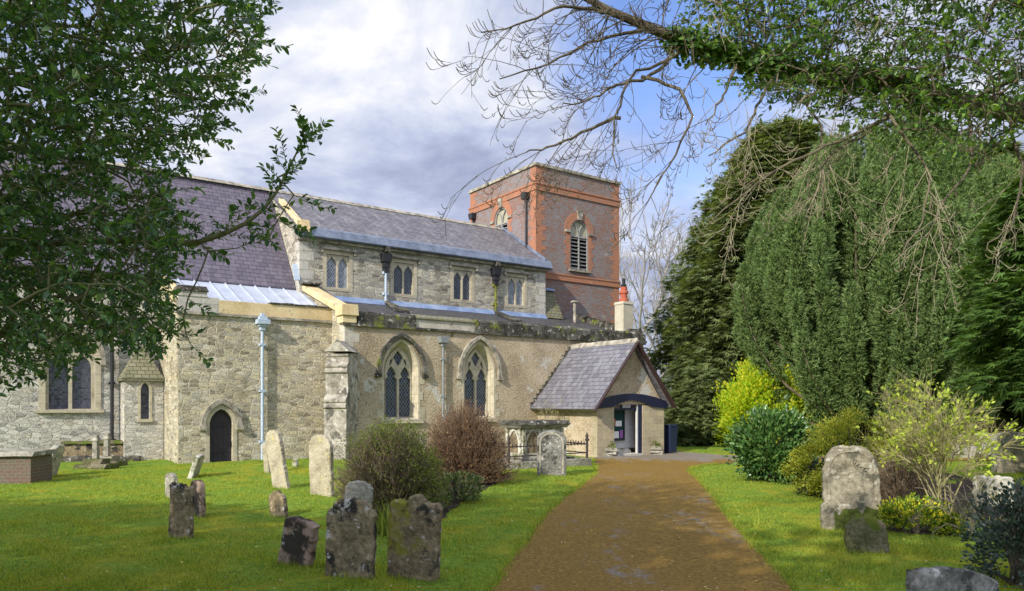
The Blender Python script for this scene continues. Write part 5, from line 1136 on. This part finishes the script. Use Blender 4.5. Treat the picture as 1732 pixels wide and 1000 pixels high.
# holly at the left
hx, hy = -5.6, 6.2; t = thing('holly_tree', (hx, hy, 0), 'large glossy-leaved holly overhanging the left foreground', 'tree')
trunk = np.array([[hx, hy, -.3], [hx + .05, hy, 1.2], [hx - .05, hy + .1, 2.6], [hx + .1, hy, 4.2], [hx + .1, hy - .1, 6.2], [hx + .15, hy, 7.6]])
off = np.array([hx, hy, 0])
dense = [(-420, -420), (180, -420), (185, -60), (180, 120), (170, 240), (190, 330), (230, 400), (250, 470), (232, 530), (190, 555), (120, 585), (60, 622), (-60, 622), (-420, 560)]
loose1 = [(180, -300), (400, -260), (445, -10), (425, 60), (410, 120), (392, 170), (362, 210), (325, 255), (270, 295), (205, 320), (185, 200)]
loose2 = [(205, 330), (275, 330), (310, 400), (270, 440), (255, 500), (285, 540), (275, 560), (245, 575), (200, 570), (240, 500)]
pts = crown_points([(dense, 4.8), (loose1, .78), (loose2, .16)], 1000, (4.3, 7.0))
# one long spray reaches out over the church roof
spray = np.array([W(px, py, Y) for px, py, Y in ((240, 405, 5.2), (290, 412, 5.1), (335, 410, 5.05), (380, 395, 5.0), (415, 378, 4.95), (445, 355, 4.95), (468, 325, 4.9), (485, 292, 4.9), (500, 262, 4.9), (512, 236, 4.9))])
spray_s = np.array([W(px, py, Y) for px, py, Y in ((470, 372, 4.9), (492, 385, 4.9), (455, 405, 4.9), (400, 420, 5), (352, 425, 5), (470, 300, 4.9), (497, 330, 4.85), (310, 540, 5.0), (318, 505, 5.0), (322, 582, 5.0), (285, 560, 5.1), (262, 590, 5.1))])
ring_ = trunk[1:]; nodes, par, full, P = connect(ring_, pts, .0034, .34, .03); n2_, _, _, P_s = connect(spray, spray_s, .0034, .34, .008); nodes = np.concatenate([nodes, n2_]); P += P_s
P = [(c, r) for c, r in P]
tube_obj('trunk', [(trunk, np.array([.24, .2, .17, .14, .09, .05]))], M['bark_green'], t, 10, off)
c0 = np.array([hx + .8, hy - .3, 3.4]); P.append((np.concatenate([[trunk[2] + np.array([0, 0, .4])], [(trunk[2] + spray[0]) / 2 + np.array([0, 0, .25])], spray]), np.linspace(.030, .004, len(spray) + 2)))
outd = unit(nodes - c0)
for base_, k in ((spray, 5),):
    pass
lv = thing('tmp', (0, 0, 0), None, None); bpy.data.objects.remove(lv)
hold = link('crown', None, t, (-hx, -hy, 0))
bases = np.concatenate([nodes, np.repeat(spray[2:], 4, 0)]); od = np.concatenate([outd, np.repeat(unit(np.gradient(spray, axis=0))[2:], 4, 0)])
P2 = twigs_with_leaves(bases, od, .23, 19, M['holly'], .049, LEAF, hold, None, pend=.1, r=.0028)
fo = hold.children[0]; fo.parent = t; fo.location = (-hx, -hy, 0); bpy.data.objects.remove(hold)
tube_obj('limbs', P + P2, M['bark_green'], t, 4, off)

# overhanging bough at the right: ivy-clad limb, bare twigs, leafy upper growth
rng = np.random.default_rng(91)
bx, by = 9.3, 9.4; t = thing('overhanging_tree', (bx, by, 0), 'ivy-clad tree reaching in from the right with bare drooping twigs', 'tree'); off = np.array([bx, by, 0]); OFFL = (-bx, -by, 0)
trunk = np.array([[bx, by, -.3], [bx - .1, by, 2], [bx, by + .1, 4.2], [bx + .1, by, 7.0], [bx, by, 9.5]])
tube_obj('trunk', [(trunk, np.array([.38, .32, .27, .2, .1]))], M['bark'], t, 12, off)
limb = np.array([[bx, by + .05, 4.3]] + [list(W(*q)) for q in ((1800, 205, 8.8), (1720, 186, 8.6), (1640, 178, 8.5), (1560, 152, 8.4), (1480, 132, 8.3), (1400, 128, 8.2), (1320, 112, 8.0), (1240, 92, 7.9), (1165, 72, 7.8), (1100, 48, 7.7), (1030, 18, 7.6), (960, -20, 7.6))])
limb2 = np.array([list(trunk[2] + np.array([0, 0, .8]))] + [list(W(*q)) for q in ((1780, 20, 8.6), (1650, -30, 8.4), (1500, -60, 8.2), (1350, -70, 8), (1180, -60, 7.8), (1060, -70, 7.6), (960, -90, 7.5))])
subs = [[(1400, 128, 8.2), (1370, 170, 8.0), (1395, 215, 7.9), (1380, 270, 7.8)], [(1165, 72, 7.8), (1130, 105, 7.7), (1085, 130, 7.6), (1062, 190, 7.5), (1045, 240, 7.5), (1052, 300, 7.4)],
        [(1130, 105, 7.7), (1060, 135, 7.5), (1010, 158, 7.4), (950, 165, 7.3)], [(1085, 130, 7.6), (1150, 160, 7.5), (1170, 200, 7.4), (1120, 280, 7.4), (1075, 340, 7.3)],
        [(1050, 200, 7.5), (990, 215, 7.4), (930, 245, 7.3), (890, 255, 7.2)], [(1500, 200, 8.0), (1420, 240, 7.8), (1330, 290, 7.6), (1250, 340, 7.5), (1190, 380, 7.4)], [(1480, 132, 8.3), (1500, 200, 8.0), (1560, 290, 7.8), (1545, 380, 7.7), (1500, 450, 7.6)],
        [(1100, 48, 7.7), (1010, 60, 7.5), (930, 90, 7.4), (850, 130, 7.3)], [(1030, 18, 7.6), (950, 30, 7.4), (880, 55, 7.3), (800, 80, 7.2)], [(1640, 178, 8.5), (1650, 260, 8.0), (1600, 340, 7.8), (1560, 400, 7.7)],
        [(1700, 186, 8.6), (1720, 280, 8.1), (1700, 370, 7.9), (1640, 420, 7.8)], [(1320, 112, 8.0), (1290, 180, 7.8), (1260, 240, 7.7), (1200, 270, 7.6)], [(1240, 92, 7.9), (1225, 150, 7.7), (1190, 210, 7.6)], [(1560, 152, 8.4), (1460, 230, 8.1), (1400, 300, 7.9), (1400, 400, 7.8)]]
P = [(limb, np.linspace(.15, .03, len(limb))), (limb2, np.linspace(.10, .015, len(limb2)))]
T, tips = [], []
def droopers(c, n, L_, r_, dep=2):
    for _ in range(n):
        k = rng.uniform(.25, 1) * (len(c) - 1); i = int(min(k, len(c) - 2)); s_ = c[i] + (c[i + 1] - c[i]) * (k - i); dd = unit(c[i + 1] - c[i])
        branchy(s_, unit(dd * .7 + rng.normal(size=3) * np.array([.55, .45, .45]) + np.array([-.15, 0, -.3])), L_ * rng.uniform(.6, 1.4), r_, dep, T, tips, .55, np.array([0, 0, -.42]), (1, 3), .52, 8, .07, .25, .0019)
for s_ in subs:
    c = np.array([W(*q) for q in s_]); k = 14; tt = np.linspace(0, 1, k); c = np.stack([np.interp(tt, np.linspace(0, 1, len(c)), c[:, j]) for j in range(3)], -1) + np.cumsum(rng.normal(size=(k, 3)) * .02, 0); c[0] = W(*s_[0])
    P.append((c, np.linspace(.020, .006, k))); droopers(c, 8, .66, .0042, 2)
droopers(limb[7:], 30, .7, .008, 3); droopers(limb2[3:], 30, .75, .008, 3); droopers(limb[2:8], 12, .9, .008, 2)
# turned-up pale ends
for a, d in list(tips):
    if rng.random() < .8:
        d2 = unit(d + np.array([rng.normal() * .3, rng.normal() * .3, .2])); T.append((quad(a, a + d2 * .07 + np.array([0, 0, -.03]), a + d2 * .12 + np.array([0, 0, .07]), 5), np.array([.0024, .003, .0038, .004, .003])))
tube_obj('boughs', P, M['bark'], t, 8, off)
Tp = [q for q in T if q[0][:, 0].mean() / q[0][:, 1].mean() > .25]; Td = [q for q in T if not q[0][:, 0].mean() / q[0][:, 1].mean() > .25]  # right-hand twigs get paler bark, their sunlit look put into the colour
tube_obj('twigs', Tp, M['bark_pale'], t, 4, off); tube_obj('twigs', Td, M['bark'], t, 4, off)
# ivy round the limb
tt = rng.beta(1.2, 1.1, 5200); li = np.linspace(0, 1, len(limb)); pp = np.stack([np.interp(np.clip(.29 + tt * .50, 0, 1), li, limb[:, j]) for j in range(3)], -1); n = len(pp)
hang = rvec(n) * np.array([.22, .22, .17]) * rng.random((n, 1)) ** .6; hang *= (.55 + .7 * (np.sin(tt * 23) * .5 + .5))[:, None]
iv = leaves_obj('ivy', [(IVY, pp + hang, hang + np.array([0, 0, -.25]) + rvec(n) * .3, rvec(n) * .5 + np.array([0, -.5, .8]), rng.uniform(.04, .075, n))], M['ivy'], t, off)
leafy = [(1180, -180), (1900, -200), (1900, 240), (1732, 215), (1660, 300), (1590, 235), (1480, 215), (1390, 190), (1300, 150), (1230, 95), (1190, 20)]
pts = crown_points([(leafy, 2.6)], 1000, (7.3, 9.6)); c2 = np.concatenate([limb[:9], limb2[:7]]); nodes, par, full, P3 = connect(c2, pts, .0035, .42, .04)
hold = link('crown', None, t, OFFL); P4 = twigs_with_leaves(nodes, unit(nodes - np.array([bx, by, 4.0])), .36, 12, M['ivy'], .062, LEAF, hold, None, pend=.35)
fo = hold.children[0]; fo.parent = t; fo.location = OFFL; bpy.data.objects.remove(hold)
tube_obj('limbs', P3 + P4, M['bark'], t, 4, off)

# broad trees to the left behind the gate, whose shade lies over the foreground
rng = np.random.default_rng(5)
for (x, y, zc, rd, n, lab) in ((-15.5, -.5, 6.4, 4.2, 9500, 'leafy tree by the gate casting shade over the left lawn'), (-10.4, -4.4, 7.8, 4.2, 8000, 'leafy tree by the gate casting shade over the front lawn'),
                               (-4.8, -6.4, 9.0, 3.9, 3600, 'leafy tree by the gate casting broken shade over the path'), (-1.2, -8.0, 10.2, 3.8, 5000, 'leafy tree by the gate casting shade over the right lawn')):
    t = thing('shade_tree', (x, y, 0), lab, 'tree', 'shade trees by the gate'); tube_obj('trunk', [(np.array([[0, 0, -.3], [.1, 0, 3], [0, .1, zc + 1.5]]), np.array([.32, .26, .08]))], M['bark'], t, 8)
    d = rvec(n); pos = d * rd * (rng.random((n, 1)) ** .4) * lumpy(d, 12, .5, 3)[:, None] * np.array([1, 1, .85]) + np.array([0, 0, zc])
    leaves_obj('foliage', [(LEAF2, pos, rvec(n), rvec(n), rng.uniform(.25, .5, n))], M['ivy'], t)

# ------------------------------------------------------------------ grass and fallen leaves
rng = np.random.default_rng(123)
def in_path(x, y, pad=.0):
    poly = [(a - pad, b_) for a, b_ in PL] + [(a + pad, b_) for a, b_ in PR[::-1]]
    return inpoly(x, y, poly)
n = 420000; Y = 5.5 + 19 * rng.random(n) ** 1.7; X = Y * rng.uniform(-.74, .74, n)
v_ = -.582 * X + .813 * Y; keep = ~in_path(X, Y, -.04) & ~((v_ > 23.3)) & ~((v_ > 22.3) & (.813 * X + .582 * Y > 9.4))
bd = [tuple(q) for q in bedL] + [tuple(q) for q in bedR[::-1]]; keep &= ~inpoly(X, Y, bd)
bd2 = [tuple(G(px, py)[:2]) for px, py in ((1492, 899), (1560, 905), (1650, 908), (1740, 925), (1760, 830), (1600, 800), (1480, 800), (1380, 830))]; keep &= ~inpoly(X, Y, bd2)
X, Y = X[keep], Y[keep]; n = len(X); pos = np.stack([X, Y, h(X, Y) - .004], -1)
tuft = .6 + .8 * (np.sin(X * 3.1 + np.sin(Y * 2.3) * 2) * np.sin(Y * 2.7 + np.sin(X * 1.9) * 2) * .5 + .5)
d = np.concatenate([rng.normal(size=(n, 2)) * .55, np.ones((n, 1))], 1)
BL = ([(0, -.09, 0), (0, .09, 0), (1, 0, .1)], [(0, 1, 2)])
V_, F_ = scatter(*BL, pos, d, rvec(n), rng.uniform(.020, .042, n) * tuft * (1 + Y * .02))
tag(link('grass', raw_mesh('grass', V_, [F_], M['blade'])), 'short mown green grass covering the churchyard lawn', 'grass', kind='stuff')
# longer tufts at the foot of stones and along the path edge
A = []
for p, wd in stones:
    k = int(90 + 160 * wd); q = np.array(p) + np.stack([rng.normal(size=k) * wd * .42, rng.normal(size=k) * .09 - .03, np.zeros(k)], -1); A.append(q)
for _ in range(420):
    y_ = 6 + 15 * rng.random() ** 1.4; x_ = y_ * rng.uniform(-.72, .7); k = rng.integers(15, 60)
    if not in_path(np.array([x_]), np.array([y_]), .1)[0] and -.582 * x_ + .813 * y_ < 22: A.append(np.concatenate([np.array([x_, y_]) + rng.normal(size=(k, 2)) * rng.uniform(.04, .16), np.zeros((k, 1))], 1))
ea, eb = seg_resample(PL, PR, .02)
for e_, sg in ((ea, -1), (eb, 1)):
    s_ = e_[(e_[:, 1] > 5.5) & (e_[:, 1] < 22)]; q = np.concatenate([s_ + np.stack([sg * np.abs(rng.normal(size=len(s_))) * .05 - sg * .03, rng.normal(size=len(s_)) * .02], -1), np.zeros((len(s_), 1))], 1); A.append(np.repeat(q, 4, 0) + np.append(rng.normal(size=(4 * len(q), 2)) * .03, np.zeros((4 * len(q), 1)), 1))
pos = np.concatenate(A); pos[:, 2] = h(pos[:, 0], pos[:, 1]); n = len(pos)
V_, F_ = scatter(*([(0, -.05, 0), (0, .05, 0), (1, 0, .15)], [(0, 1, 2)]), pos, np.concatenate([rng.normal(size=(n, 2)) * .5, np.ones((n, 1))], 1), rvec(n), rng.uniform(.04, .11, n))
tag(link('long_grass', raw_mesh('long_grass', V_, [F_], M['blade'])), 'longer grass tufts at the stones and path edges', 'grass', kind='stuff')
n = 1100; Y = 6 + 13 * rng.random(n) ** 1.5; X = Y * rng.uniform(-.7, .68, n); pos = np.stack([X, Y, h(X, Y) + .03], -1)
V_, F_ = scatter(*LEAF2, pos, np.concatenate([rng.normal(size=(n, 2)), rng.normal(size=(n, 1)) * .2], 1), rvec(n) * .3 + np.array([0, 0, 1]), rng.uniform(.015, .05, n))
tag(link('fallen_leaves', raw_mesh('fallen_leaves', V_, [F_], M['litter'])), 'scattered yellow fallen leaves on path and lawn', 'leaves', kind='stuff')
